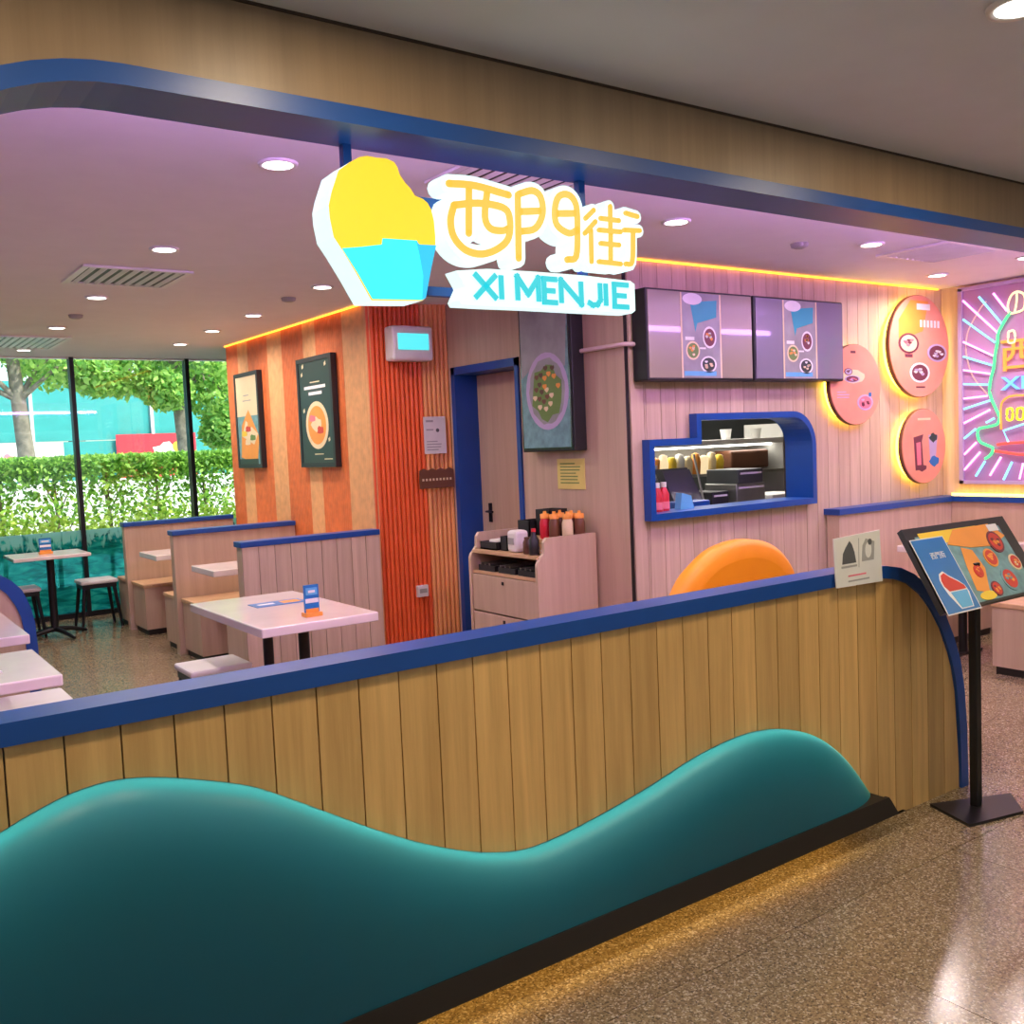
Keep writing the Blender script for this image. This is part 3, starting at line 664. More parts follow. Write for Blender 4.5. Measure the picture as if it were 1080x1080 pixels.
# arch-ended divider on the left
t = thing('arch_divider', 'low divider with rounded blue edge behind the tables at the left edge', 'divider', (0, 6.0, 0))
ao = [(-.6, .985), (.45, .985), (.62, .982), (.70, .970), (.766, .945), (.82, .905), (.865, .85), (.90, .76), (.918, .66), (.924, .5), (.925, 0)]
ai = [(-.6, .935), (.45, .935), (.60, .932), (.68, .915), (.74, .885), (.79, .835), (.825, .77), (.85, .70), (.862, .60), (.866, .5), (.867, 0)]
MB().prism([(-.6, 0)]+ai, (0, 6.0, 0), UX, VZ, NB, 0, .09).build('panel', 'oak_smooth', t)
MB().prism(ao+ai[::-1], (0, 5.985, 0), UX, VZ, NB, 0, .12).build('capping', 'blue', t)
booth_table(.08, .745, 5.03, 5.93, 'pale table in front of the arched divider at the left edge', legs=[(.4, 5.25), (.4, 5.7)])
booth_table(.02, .69, 3.97, 4.62, 'pale table with a small blue card, nearest the left end of the rail', legs=[(.35, 4.3)])
# stools
def stool(x, y, lab, top='white_plastic'):
    t = thing('stool', lab, 'stool', (x, y, 0), 'black legged stools')
    mb = MB(); mb.box(x-.165, x+.165, y-.15, y+.15, .415, .45, bev=.012); mb.build('seat', top, t)
    B(x-.15, x+.15, y-.135, y+.135, .375, .415).build('apron', 'black_metal', t)
    for sx in (-1, 1):
        for sy in (-1, 1): MB().tube([(x+sx*.13, y+sy*.115, .39), (x+sx*.175, y+sy*.155, 0)], [.018, .013], 8).build('leg', 'black_metal', t)
    return t
st0 = stool(2.03, 9.68, 'black stool with pale seat at the right of the small window table')
dup(st0, (1.36, 9.62, 0), 'black stool left of the small window table, half hidden by the arch')
dup(st0, (1.63, 5.13, 0), 'pale topped stool at the left of the white table behind the rail')
dup(st0, (.72, 5.0, 0), 'stool under the pale tables at the left edge')
# cafe table by window
t = thing('cafe_table', 'small square pale table on black pedestal before the windows', 'table', (1.58, 9.4, 0))
slab(MB(), 1.27, 1.89, 9.12, 9.68, .75, .03).build('tabletop', 'white_top', t)
MB().tube([(1.6, 9.4, .05), (1.6, 9.4, .72)], .033, 12).build('pedestal', 'black_metal', t)
for a in (20, 110, 200, 290):
    ca, sa = math.cos(math.radians(a)), math.sin(math.radians(a))
    MB().tube([(1.6, 9.4, .075), (1.6+.15*ca, 9.4+.15*sa, .055), (1.6+.3*ca, 9.4+.3*sa, .014)], [.024, .02, .014], 8).build('foot', 'black_metal', t)
def holder(x, y, z, lab, h=.155, w=.075):
    t = thing('leaflet_holder', lab, 'table card', (x, y, z))
    B(x-w/2-.005, x+w/2+.005, y-.03, y+.03, z+.001, z+.02).build('base', 'print_orange', t)
    B(x-w/2, x+w/2, y-.006, y+.006, z+.02, z+h).build('card', 'print_blue', t)
    P = Plane((x-w/2, y-.006, z+.02), (1, 0, 0), (0, 0, 1), (0, -1, 0))
    P.rect('print_sky', .008, w-.008, h*.55, h*.78, 1).rect('print_white', .02, w-.02, h*.62, h*.7, 2).rect('print_white', .004, w-.004, h*.30, h*.44, 1).rect('print_orange', .004, w-.004, 0, h*.12, 1)
    P.build('print', t); return t
holder(1.905, 4.42, .75, 'blue printed upright card in orange holder on the white table')
holder(1.57, 9.40, .75, 'dark upright condiment card on the window table', .14, .10)
t = thing('menu_leaflet', 'blue and orange menu leaflet lying on the white table', 'leaflet', (1.95, 4.9, .75))
mb = B(1.80, 2.08, 4.88, 5.02, .7505, .753); mb.build('sheet', 'print_blue', t)
P = Plane((1.80, 4.88, .753), (1, 0, 0), (0, 1, 0), (0, 0, 1)); P.rect('print_orange', .16, .26, .03, .11).rect('print_white', .03, .12, .05, .09); P.build('print', t)
t = thing('blue_card', 'small pale blue card on the table at the left edge', 'card', (.42, 4.25, .75))
B(.36, .50, 4.16, 4.28, .7505, .757, rz=.3).build('sheet', 'white_plastic', t); B(.39, .46, 4.19, 4.25, .757, .758, rz=.3).build('print', 'print_sky', t)

# ------------------------------------------------------------------ posters
def poster(y0, y1, z0, z1, lab, kind):
    t = thing('framed_poster', lab, 'poster', (3.2, (y0+y1)/2, z0))
    x0, x1 = 3.17, 3.218
    mb = MB(); w = .035
    mb.box(x0, x1, y0, y0+w, z0, z1); mb.box(x0, x1, y1-w, y1, z0, z1); mb.box(x0, x1, y0+w, y1-w, z0, z0+w); mb.box(x0, x1, y0+w, y1-w, z1-w, z1); mb.build('frame', 'black_plastic', t)
    B(x0+.006, x1, y0+w, y1-w, z0+w, z1-w).build('sheet', 'print_dark' if kind else 'print_tealgrey', t)
    P = Plane((x0+.006, y1-w, z0+w), (0, -1, 0), (0, 0, 1), (-1, 0, 0)); Wd, H = y1-y0-2*w, z1-z0-2*w
    if kind:
        P.ell('print_cream', Wd*.52, H*.37, Wd*.36, H*.235, 1, 28).ell('print_orange', Wd*.52, H*.37, Wd*.29, H*.19, 2, 28).ell('print_cream', Wd*.5, H*.38, Wd*.16, H*.07, 3, 12, .15)
        P.ell('print_red', Wd*.62, H*.32, Wd*.10, H*.04, 4, 10, .2).ell('print_pink', Wd*.38, H*.44, Wd*.10, H*.035, 4, 10, .2)
        P.rect('print_white', Wd*.16, Wd*.84, H*.73, H*.76, 1).rect('print_white', Wd*.3, Wd*.72, H*.67, H*.70, 1).rect('print_cream', Wd*.36, Wd*.66, H*.79, H*.80, 1)
        for a, c in ((.08, .86), (.86, .2), (.1, .5), (.84, .93), (.12, .94)): P.poly('print_cream', [(Wd*a, H*c), (Wd*(a+.05), H*(c+.015)), (Wd*(a+.04), H*(c+.05)), (Wd*(a-.01), H*(c+.03))], 1)
        P.rect('print_cream', Wd*.4, Wd*.68, H*.08, H*.09, 1).rect('print_cream', Wd*.7, Wd*.95, H*.03, H*.04, 1)
    else:
        P.rect('print_cream', 0, Wd, H*.55, H, 1).poly('print_orange', [(Wd*.1, H*.08), (Wd*.85, H*.0), (Wd, H*.3), (Wd*.55, H*.62), (Wd*.2, H*.45)], 2)
        P.poly('print_cream', [(Wd*.2, H*.32), (Wd*.75, H*.22), (Wd*.95, H*.34), (Wd*.4, H*.5)], 3)
        for i, (a, c) in enumerate(((.3, .35), (.5, .4), (.7, .3), (.45, .25), (.6, .45))): P.ell(['print_yellow', 'print_red', 'print_green', 'print_cream', 'print_orange'][i], Wd*a, H*c, Wd*.13, H*.035, 4, 10, .2)
        P.rect('print_grey', Wd*.3, Wd*.7, H*.72, H*.73, 2).rect('print_grey', Wd*.35, Wd*.6, H*.78, H*.79, 2).rect('print_dark', 0, Wd*.9, 0, H*.06, 3)
    P.build('print', t)
poster(6.75, 7.40, 1.43, 2.29, 'black framed poster of an orange bowl, nearer the slatted corner', 1)
poster(8.26, 8.85, 1.43, 2.29, 'black framed poster of yellow food, nearer the windows', 0)
# ------------------------------------------------------------------ things on the slatted wall
t = thing('wall_lamp_box', 'white wall box with glowing teal window high on the red slats', 'wall device', (3.52, 6.1, 2.3))
B(3.335, 3.665, 6.07, 6.20, 2.17, 2.415, bev=.018).build('housing', 'white_plastic', t)
B(3.375, 3.625, 6.062, 6.072, 2.245, 2.36, bev=.004).build('lamp_window', 'tube_teal', t)
t = thing('paper_notice', 'white paper notice taped on the orange slats', 'notice', (3.7, 6.12, 1.5))
B(3.575, 3.76, 6.11, 6.114, 1.50, 1.77).build('sheet', 'white_paper', t)
P = Plane((3.575, 6.11, 1.50), (1, 0, 0), (0, 0, 1), (0, -1, 0)); P.lines('mid_mark', .02, .15, .02, .10, 4).ell('grey_mark', .115, .17, .014, .014).rect('mid_mark', .02, .08, .17, .18).rect('mid_mark', .02, .08, .23, .245); P.build('print', t)
t = thing('name_plate', 'brown plate with small pale lettering on the orange slats', 'sign', (3.65, 6.12, 1.3))
pf = [(3.51, 1.25), (3.80, 1.25), (3.80, 1.38)]+[(3.80-.29*i/8, 1.395 if i % 2 else 1.38) for i in range(9)]+[(3.51, 1.38)]
MB().prism(pf, (0, 6.09, 0), UX, VZ, NB, 0, .012).build('plate', 'brown_plate', t)
P = Plane((3.51, 6.09, 1.25), (1, 0, 0), (0, 0, 1), (0, -1, 0))
for i in range(9): P.rect('print_cream', .02+i*.029, .036+i*.029, .055, .072)
P.build('print', t)
t = thing('power_socket', 'white double socket low on the red slats', 'socket', (3.53, 6.15, .5))
B(3.475, 3.565, 6.135, 6.165, .46, .545, bev=.004).build('plate', 'white_plastic', t); B(3.49, 3.55, 6.131, 6.136, .49, .52).build('insert', 'mid_mark', t)
# ------------------------------------------------------------------ portrait screen, note, pipe
t = thing('portrait_screen', 'tall portrait television showing a noodle dish beside the blue door frame', 'television', (3.75, 4.85, 1.5))
B(3.72, 3.818, 4.57, 5.10, 1.49, 2.44, bev=.006).build('casing', 'black_plastic', t)
B(3.714, 3.72, 4.585, 5.085, 1.505, 2.425).build('glass', 'glass_black', t)
P = Plane((3.714, 5.085, 1.505), (0, -1, 0), (0, 0, 1), (-1, 0, 0)); Wd, H = .5, .92
P.rect('print_tealgrey', 0.01, Wd-.01, .01, H-.01).poly('print_grey', [(.01, .45), (.2, .56), (.46, .5), (.49, .9), (.01, .9)], 2)
P.ell('print_lilac', .27, .36, .215, .24, 3, 28).ell('print_grey', .27, .36, .18, .205, 4, 28, .03).ell('print_green', .27, .35, .15, .17, 5, 16, .12)
for i in range(26):
    a = i*2.4; q = .13*math.sqrt(i/26); P.ell(['print_cream', 'print_orange', 'brown_plate', 'print_green', 'pot_brown'][i % 5], .27+q*math.cos(a), .37+q*1.2*math.sin(a), .022, .016, 6+i % 3, 8, .2)
P.build('screen_picture', t)
t = thing('yellow_note', 'yellow paper note under the portrait television', 'notice', (3.81, 4.74, 1.25))
B(3.814, 3.818, 4.60, 4.87, 1.25, 1.44).build('sheet', 'yellow_paper', t)
P = Plane((3.814, 4.87, 1.25), (0, -1, 0), (0, 0, 1), (-1, 0, 0)); P.lines('print_green', .03, .24, .03, .17, 7); P.build('print', t)
o = MB().tube([(3.78, 4.57, 2.09), (3.78, 4.10, 2.09), (3.80, 4.0, 2.09), (3.90, 3.99, 2.09)], .013, 8)
o = MB().tube([(3.795, 4.57, 2.09), (3.795, 4.22, 2.09), (3.80, 4.18, 2.09), (3.86, 4.175, 2.09), (3.95, 4.175, 2.09)], .013, 8).build('cable_conduit', 'white_edge'); tag(o, 'thin pale conduit running from the portrait television to the menu screens', 'pipe')

# ------------------------------------------------------------------ condiment cabinet
t = thing('condiment_cabinet', 'oak condiment cabinet with stepped sides against the service wall', 'cabinet', (3.58, 4.88, 0))
def side(y0, y1):
    pr = [(3.35, 0), (3.80, 0), (3.80, .99), (3.425, .99), (3.405, .965), (3.40, .90), (3.36, .855), (3.35, .83)]
    return MB().prism(pr, (0, 0, 0), (1, 0, 0), (0, 0, 1), (0, 1, 0), y0, y1)
side(4.50, 4.525).build('side_panel', 'oak_smooth', t); side(5.215, 5.24).build('side_panel', 'oak_smooth', t)
B(3.78, 3.80, 4.525, 5.215, 0, .98).build('back_panel', 'oak_smooth', t)
for z in (.735, .865): B(3.365, 3.78, 4.525, 5.215, z, z+.018).build('shelf', 'oak_orange', t)
B(3.55, 3.78, 4.525, 4.80, .94, .958).build('shelf', 'oak_orange', t)
for z0, z1 in ((.50, .73), (.26, .49), (.03, .25)):
    d = B(3.355, 3.375, 4.53, 5.21, z0, z1, bev=.003).build('drawer', 'oak_smooth', t)
    B(3.350, 3.356, 4.86, 4.88, z1-.045, z1-.025).build('drawer_lock', 'black_metal', d)
B(3.38, 3.78, 4.53, 5.21, 0, .03).build('plinth', 'black_plinth', t)
def item(name, mb, mat, lab, cat, group=None): return tag(mb.build(name, mat), lab, cat, group)
Z1 = .884
tr = thing('cutlery_tray', 'shallow black tray with white napkins on the cabinet beside the door', 'tray', (3.5, 5.1, Z1))
mb = MB(); mb.box(3.42, 3.66, 5.02, 5.20, Z1, Z1+.01); mb.box(3.42, 3.43, 5.02, 5.20, Z1, Z1+.05); mb.box(3.65, 3.66, 5.02, 5.20, Z1, Z1+.05); mb.box(3.43, 3.65, 5.02, 5.03, Z1, Z1+.05); mb.box(3.43, 3.65, 5.19, 5.20, Z1, Z1+.05); mb.build('tray', 'black_plastic', tr)
B(3.46, 3.62, 5.05, 5.16, Z1+.01, Z1+.06, bev=.008).build('napkins', 'white_paper', tr)
def box_open(name, x0, x1, y0, y1, z, h, mat, lab, cat):
    mb = MB(); w = .006; mb.box(x0, x1, y0, y1, z, z+w); mb.box(x0, x0+w, y0, y1, z, z+h); mb.box(x1-w, x1, y0, y1, z, z+h); mb.box(x0, x1, y0, y0+w, z, z+h); mb.box(x0, x1, y1-w, y1, z, z+h)
    return tag(mb.build(name, mat), lab, cat)
box_open('cutlery_box', 3.44, 3.56, 4.93, 5.00, Z1, .09, 'black_plastic', 'low black open box beside the napkin tray', 'box')
box_open('chopstick_box', 3.58, 3.72, 4.88, 5.00, Z1, .18, 'black_plastic', 'black open box behind the white canister', 'box')
box_open('lid_box', 3.62, 3.76, 4.72, 4.86, Z1+.09, .16, 'black_plastic', 'tall black box in the middle of the cabinet top', 'box')
B(3.60, 3.78, 4.70, 4.87, Z1, Z1+.088).build('riser', 'oak_orange', t)
cn = thing('napkin_dispenser', 'cream napkin dispenser on the condiment cabinet', 'dispenser', (3.46, 4.83, Z1))
B(3.41, 3.51, 4.79, 4.89, Z1, Z1+.135, bev=.02).build('housing', 'white_paper', cn); B(3.405, 3.412, 4.81, 4.87, Z1+.05, Z1+.09).build('slot', 'mid_mark', cn)
item('sauce_jar', MB().lathe((3.44, 4.70, Z1), [(.033, 0), (.036, .01), (.036, .07), (.028, .085), (.028, .10)], 16), 'pot_brown', 'small dark sauce jar right of the cream dispenser', 'jar')
bl = thing('sauce_bottle', 'black sauce bottle standing at the cabinet front edge', 'bottle', (3.42, 4.62, Z1)); MB().lathe((3.42, 4.62, Z1), [(.03, 0), (.032, .01), (.032, .09), (.014, .12), (.012, .14)], 16).build('body', 'black_plastic', bl); MB().lathe((3.42, 4.62, Z1+.138), [(.014, 0), (.014, .02)], 12).build('cap', 'pot_red', bl)
for i, (x, y) in enumerate([(3.60, 4.74), (3.61, 4.66), (3.64, 4.57), (3.70, 4.72), (3.71, 4.62), (3.72, 4.555)]):
    z = .958 if y < 4.79 and x > 3.56 else Z1
    if i in (0, 3): z = .958
    c = thing('chilli_jar', ['glass chilli jar with wooden lid nearest the black box', 'chilli jar with wooden lid, middle front of the jar cluster', 'chilli jar with wooden lid nearest the cabinet side', 'chilli jar behind, against the wall beside the black box', 'chilli jar behind, in the middle against the wall', 'chilli jar behind, at the outer corner against the wall'][i], 'jar', (x, y, z), 'jars on the condiment cabinet')
    MB().lathe((x, y, z), [(.028, 0), (.034, .01), (.034, .10), (.026, .125)], 16).build('glass', ['pot_red', 'brown_plate', 'print_cream', 'pot_brown', 'brown_plate', 'brown_plate'][i], c)
    MB().lathe((x, y, z+.125), [(.030, 0), (.030, .028), (.012, .03), (.010, .045)], 14).build('lid', 'print_orange', c)
item('saucer', MB().lathe((3.50, 4.575, Z1), [(.03, 0), (.055, .02), (.057, .024), (.03, .008)], 20), 'white_plastic', 'small white saucer near the stepped cabinet side', 'dish')
item('bowl', MB().lathe((3.66, 4.53, Z1), [(.02, 0), (.02, .004)], 20), 'black_plastic', 'x', 'bowl')
bpy.data.objects.remove(bpy.data.objects['bowl'])
for i, (y, l) in enumerate([(5.08, 'black tray of cutlery in the open slot of the cabinet, door side'), (4.86, 'black tray of cutlery in the open slot of the cabinet, middle'), (4.65, 'black tray of cutlery in the open slot of the cabinet, rail side')]):
    q = thing('slot_tray', l, 'tray', (3.5, y, .753), 'trays in the cabinet slot'); B(3.38, 3.6, y-.09, y+.09, .7535, .79).build('tray', 'black_plastic', q)
    for k in range(3): MB().tube([(3.37, y-.05+.05*k, .80), (3.58, y-.045+.05*k, .80)], .007, 6).build('spoon', 'steel', q)

# ------------------------------------------------------------------ menu screens
def menu_screen(x0, x1, lab, tint, seed):
    t = thing('menu_screen', lab, 'screen', ((x0+x1)/2, 4.15, 1.88), 'landscape menu screens over the hatch')
    B(x0, x1, 4.07, 4.19, 1.875, 2.40, bev=.008).build('casing', 'black_plastic', t)
    B(x0+.012, x1-.012, 4.064, 4.07, 1.89, 2.388).build('front', tint, t)
    P = Plane((x0, 4.064, 1.89), (1, 0, 0), (0, 0, 1), (0, -1, 0)); a, b_ = .30*(x1-x0), .68*(x1-x0); w = b_-a
    P.rect('print_grey', a, b_, .0, .495).rect('print_cream', a, a+.012, 0, .495, 2).rect('print_cream', b_-.012, b_, 0, .495, 2)
    P.ell('print_white', a+.10, .46, .08, .034, 3).poly('print_teal', [(a+.08, .44), (a+w*.9, .46), (a+w*.88, .36), (a+w*.4, .32), (a+.12, .27)], 2)
    P.bowl(a+w*.70, .24, w*.17, 'print_white', 'print_maroon', 'print_orange', 2, seed, .065); P.bowl(a+w*.28, .16, w*.17, 'print_cream', 'print_green', 'print_orange', 2, seed+1, .055)
    P.bowl(a+w*.66, .08, w*.2, 'print_white', 'print_dark', 'print_cream', 2, seed+2, .05); P.rect('print_sky', a+.02, b_-.05, .012, .04, 2)
    P.rect('print_white', a+w*.1, a+w*.32, .22, .24, 2).rect('print_white', a+w*.45, a+w*.6, .17, .18, 2); P.build('print', t)
menu_screen(3.865, 4.76, 'bronze tinted menu screen beside the portrait television, over the hatch', 'menu_panel', 3)
plain('menu_panel_blue', (.20, .19, .24), .25, coat=.5, var=.05, vs=2)
menu_screen(4.775, 5.67, 'grey violet menu screen nearer the round discs, over the hatch', 'menu_panel_blue', 8)
# ------------------------------------------------------------------ serving hatch
t = thing('serving_hatch', 'bright blue stepped frame of the serving hatch in the board wall', 'hatch', (4.7, 4.2, 1.06))
def hatch_outline(d):
    r = .2+d
    return [(HX0-d, HZ0-d), (HX1+d, HZ0-d)]+arc(HX1-.2, HZ1-.2, r, 0, 90, 10)+[(SX-d, HZ1+d), (SX-d, SZ+d), (HX0-d, SZ+d)]
oo, ii = hatch_outline(.028), hatch_outline(-.012)
mb = MB(); n = len(oo)
for y0, y1 in ((4.135, 4.36),):
    vs = [(p[0], y0, p[1]) for p in oo]+[(p[0], y0, p[1]) for p in ii]+[(p[0], y1, p[1]) for p in ii]+[(p[0], 4.196, p[1]) for p in oo]
    for i in range(n):
        j = (i+1) % n
        mb.add([vs[i], vs[j], vs[n+j], vs[n+i]], [(0, 1, 2, 3)]); mb.add([vs[n+i], vs[n+j], vs[2*n+j], vs[2*n+i]], [(0, 1, 2, 3)]); mb.add([vs[i], vs[j], vs[3*n+j], vs[3*n+i]], [(0, 1, 2, 3)])
mb.build('frame', 'blue_kiosk', t)
B(3.965, 5.40, 4.205, 4.38, 1.0795, 1.083).build('sill', 'steel', t)
# kitchen behind
kt = setname('wall_kitchen')
B(3.95, 8.2, 6.6, 6.7, 0, 2.6).build('back_panel', 'dark_steel', kt); B(8.2, 8.3, 4.4, 6.7, 0, 2.6).build('side_panel', 'mid_mark', kt); B(4.105, 4.14, 4.4, 6.6, 0, 2.6).build('side_panel', 'white_plastic', kt)
B(4.1, 8.3, 4.38, 6.7, 2.6, 2.7).build('soffit', 'white_plastic', kt)
area('kitchen_light', (5.6, 5.3, 2.5), 1.6, 34, (1, .96, .88), sy=.3)
o = B(4.9, 6.5, 5.15, 5.45, 2.52, 2.56).build('kitchen_lamp', 'kitchen_lamp'); tag(o, 'long white lamp under the kitchen ceiling', 'ceiling light')
t = thing('serving_counter', 'steel counter inside the serving hatch', 'counter', (4.7, 4.5, 0)); B(4.15, 6.1, 4.40, 4.95, 1.02, 1.06).build('worktop', 'steel', t); B(4.15, 6.1, 4.45, 4.95, .1, 1.02).build('front_panel', 'dark_steel', t)
t = thing('kitchen_shelf', 'lit steel pass shelf hanging inside the kitchen', 'shelf', (5.6, 5.3, 1.3))
B(4.6, 6.35, 5.1, 5.5, 1.47, 1.51).build('shelf', 'white_plastic', t); B(4.6, 6.35, 5.1, 5.5, 1.24, 1.26).build('shelf', 'steel', t)
B(6.3, 6.35, 5.1, 5.5, 1.05, 1.62).build('upright', 'mid_mark', t); B(4.6, 6.3, 5.48, 5.5, 1.26, 1.47).build('back_panel', 'mid_mark', t); B(4.62, 6.28, 5.2, 5.26, 1.455, 1.468).build('lamp_strip', 'kitchen_lamp', t)
B(4.62, 4.64, 5.1, 5.5, 1.0, 1.5).build('upright', 'steel', t)
for i, (x, z, l) in enumerate([(5.42, 1.51, 'white cup on the pass shelf, first from the door side'), (5.80, 1.51, 'white cup on the pass shelf, middle of three'), (6.15, 1.51, 'grey cup on the pass shelf, farthest of three')]):
    item('paper_cup', MB().lathe((x, 5.25, z), [(.035, 0), (.045, .075), (.048, .08)], 14), ['white_plastic', 'white_plastic', 'mid_mark'][i], l, 'cup', 'cups on the pass shelf')
mats = ['print_orange', 'packet_glow', 'print_yellow', 'white_plastic', 'print_cream', 'print_orange', 'packet_glow', 'print_cream', 'print_yellow']
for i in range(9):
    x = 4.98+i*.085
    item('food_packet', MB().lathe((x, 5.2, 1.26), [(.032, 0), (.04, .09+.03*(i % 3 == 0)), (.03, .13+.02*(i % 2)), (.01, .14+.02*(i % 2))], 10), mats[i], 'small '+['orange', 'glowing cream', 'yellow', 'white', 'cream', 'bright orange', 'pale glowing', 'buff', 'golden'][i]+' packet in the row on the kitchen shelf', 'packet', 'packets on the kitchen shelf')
item('copper_pan_rack', B(5.8, 6.25, 5.2, 5.4, 1.27, 1.42, bev=.02), 'brown_plate', 'reddish brown food tray at the far end of the kitchen shelf', 'tray')
for i, x in enumerate((4.68, 4.76, 4.84)):
    item('menu_tag', B(x-.03, x+.03, 5.06, 5.07, 1.26, 1.35), 'white_plastic', ['pale', 'plain', 'small'][i]+' white order tag hanging under the kitchen shelf, '+['first', 'second', 'third'][i]+' from the door side', 'tag', 'order tags')
t = thing('payment_terminal', 'tilted grey screen of the till behind the hatch', 'till', (4.68, 4.62, 1.06))
MB().prism([(0, 0), (.05, 0), (.16, .22), (.15, .225)], (4.55, 4.6, 1.11), (0, 1, 0), (0, 0, 1), (1, 0, 0), 0, .3).build('screen', 'black_plastic', t)
MB().prism([(0, 0), (.1, .2), (.102, .205), (-.004, 0)], (4.57, 4.605, 1.12), (0, 1, 0), (0, 0, 1), (1, 0, 0), 0, .26).build('screen_face', 'dark_steel', t)
B(4.62, 4.78, 4.60, 4.74, 1.06, 1.11, bev=.008).build('base', 'black_plastic', t)
for i, (x, y) in enumerate([(4.10, 4.27), (4.175, 4.29)]):
    c = thing('red_bottle', ['red bottle with white label at the near end of the hatch sill', 'red bottle with white label beside the other one, toward the middle of the sill'][i], 'bottle', (x, y, 1.083), 'red bottles in the hatch')
    MB().lathe((x, y, 1.083), [(.03, 0), (.034, .01), (.034, .12), (.016, .16), (.014, .165)], 16).build('body', 'pot_red', c)
    MB().lathe((x, y, 1.246), [(.018, 0), (.018, .03)], 14).build('cap', 'white_plastic', c)
    MB().lathe((x, y, 1.115), [(.0345, 0), (.0345, .045)], 16).build('label_band', 'print_pink', c)
item('sanitizer_tube', MB().lathe((4.02, 4.25, 1.083), [(.014, 0), (.014, .09), (.006, .10)], 10), 'white_plastic', 'thin white tube at the very end of the hatch sill', 'tube')
item('blue_pouch', MB().prism([(0, 0), (.13, 0), (.10, .10), (.02, .12)], (4.27, 4.25, 1.083), (1, 0, 0), (0, 0, 1), (0, 1, 0), 0, .05), 'print_sky', 'sky blue pouch beside the red bottles', 'pouch')
item('blue_folder', B(4.42, 4.72, 4.42, 4.56, 1.06, 1.13, bev=.01), 'blue_kiosk', 'dark blue folder on the counter behind the pouch', 'folder')
item('receipt_pile', B(4.50, 4.78, 4.22, 4.34, 1.083, 1.092, rz=.2), 'print_grey', 'loose papers on the middle of the hatch sill', 'papers')
for i, (x0, x1, z0, z1, mt_) in enumerate([(5.2, 5.5, 1.06, 1.2, 'steel'), (5.22, 5.48, 1.2, 1.3, 'dark_steel'), (4.95, 5.12, 1.06, 1.16, 'black_plastic'), (5.58, 5.95, 1.06, 1.1, 'white_plastic')]):
    c = thing('kitchen_box', ['steel box on the counter in the middle of the hatch', 'dark box stacked on the steel box', 'black printer on the counter left of the steel box', 'low white tray at the far end of the counter'][i], 'box', ((x0+x1)/2, 4.8, z0))
    B(x0, x1, 4.62, 4.92, z0+.001, z1, bev=.006).build('body', mt_, c); B(x0+.02, x1-.02, 4.615, 4.621, z1-.035, z1-.022).build('trim', 'white_plastic', c)
o = MB().tube([(4.75, 4.5, 1.08), (4.92, 4.75, 1.42)], .008, 8).build('metal_rod', 'steel'); tag(o, 'slanting metal rod leaning in the hatch', 'rod')

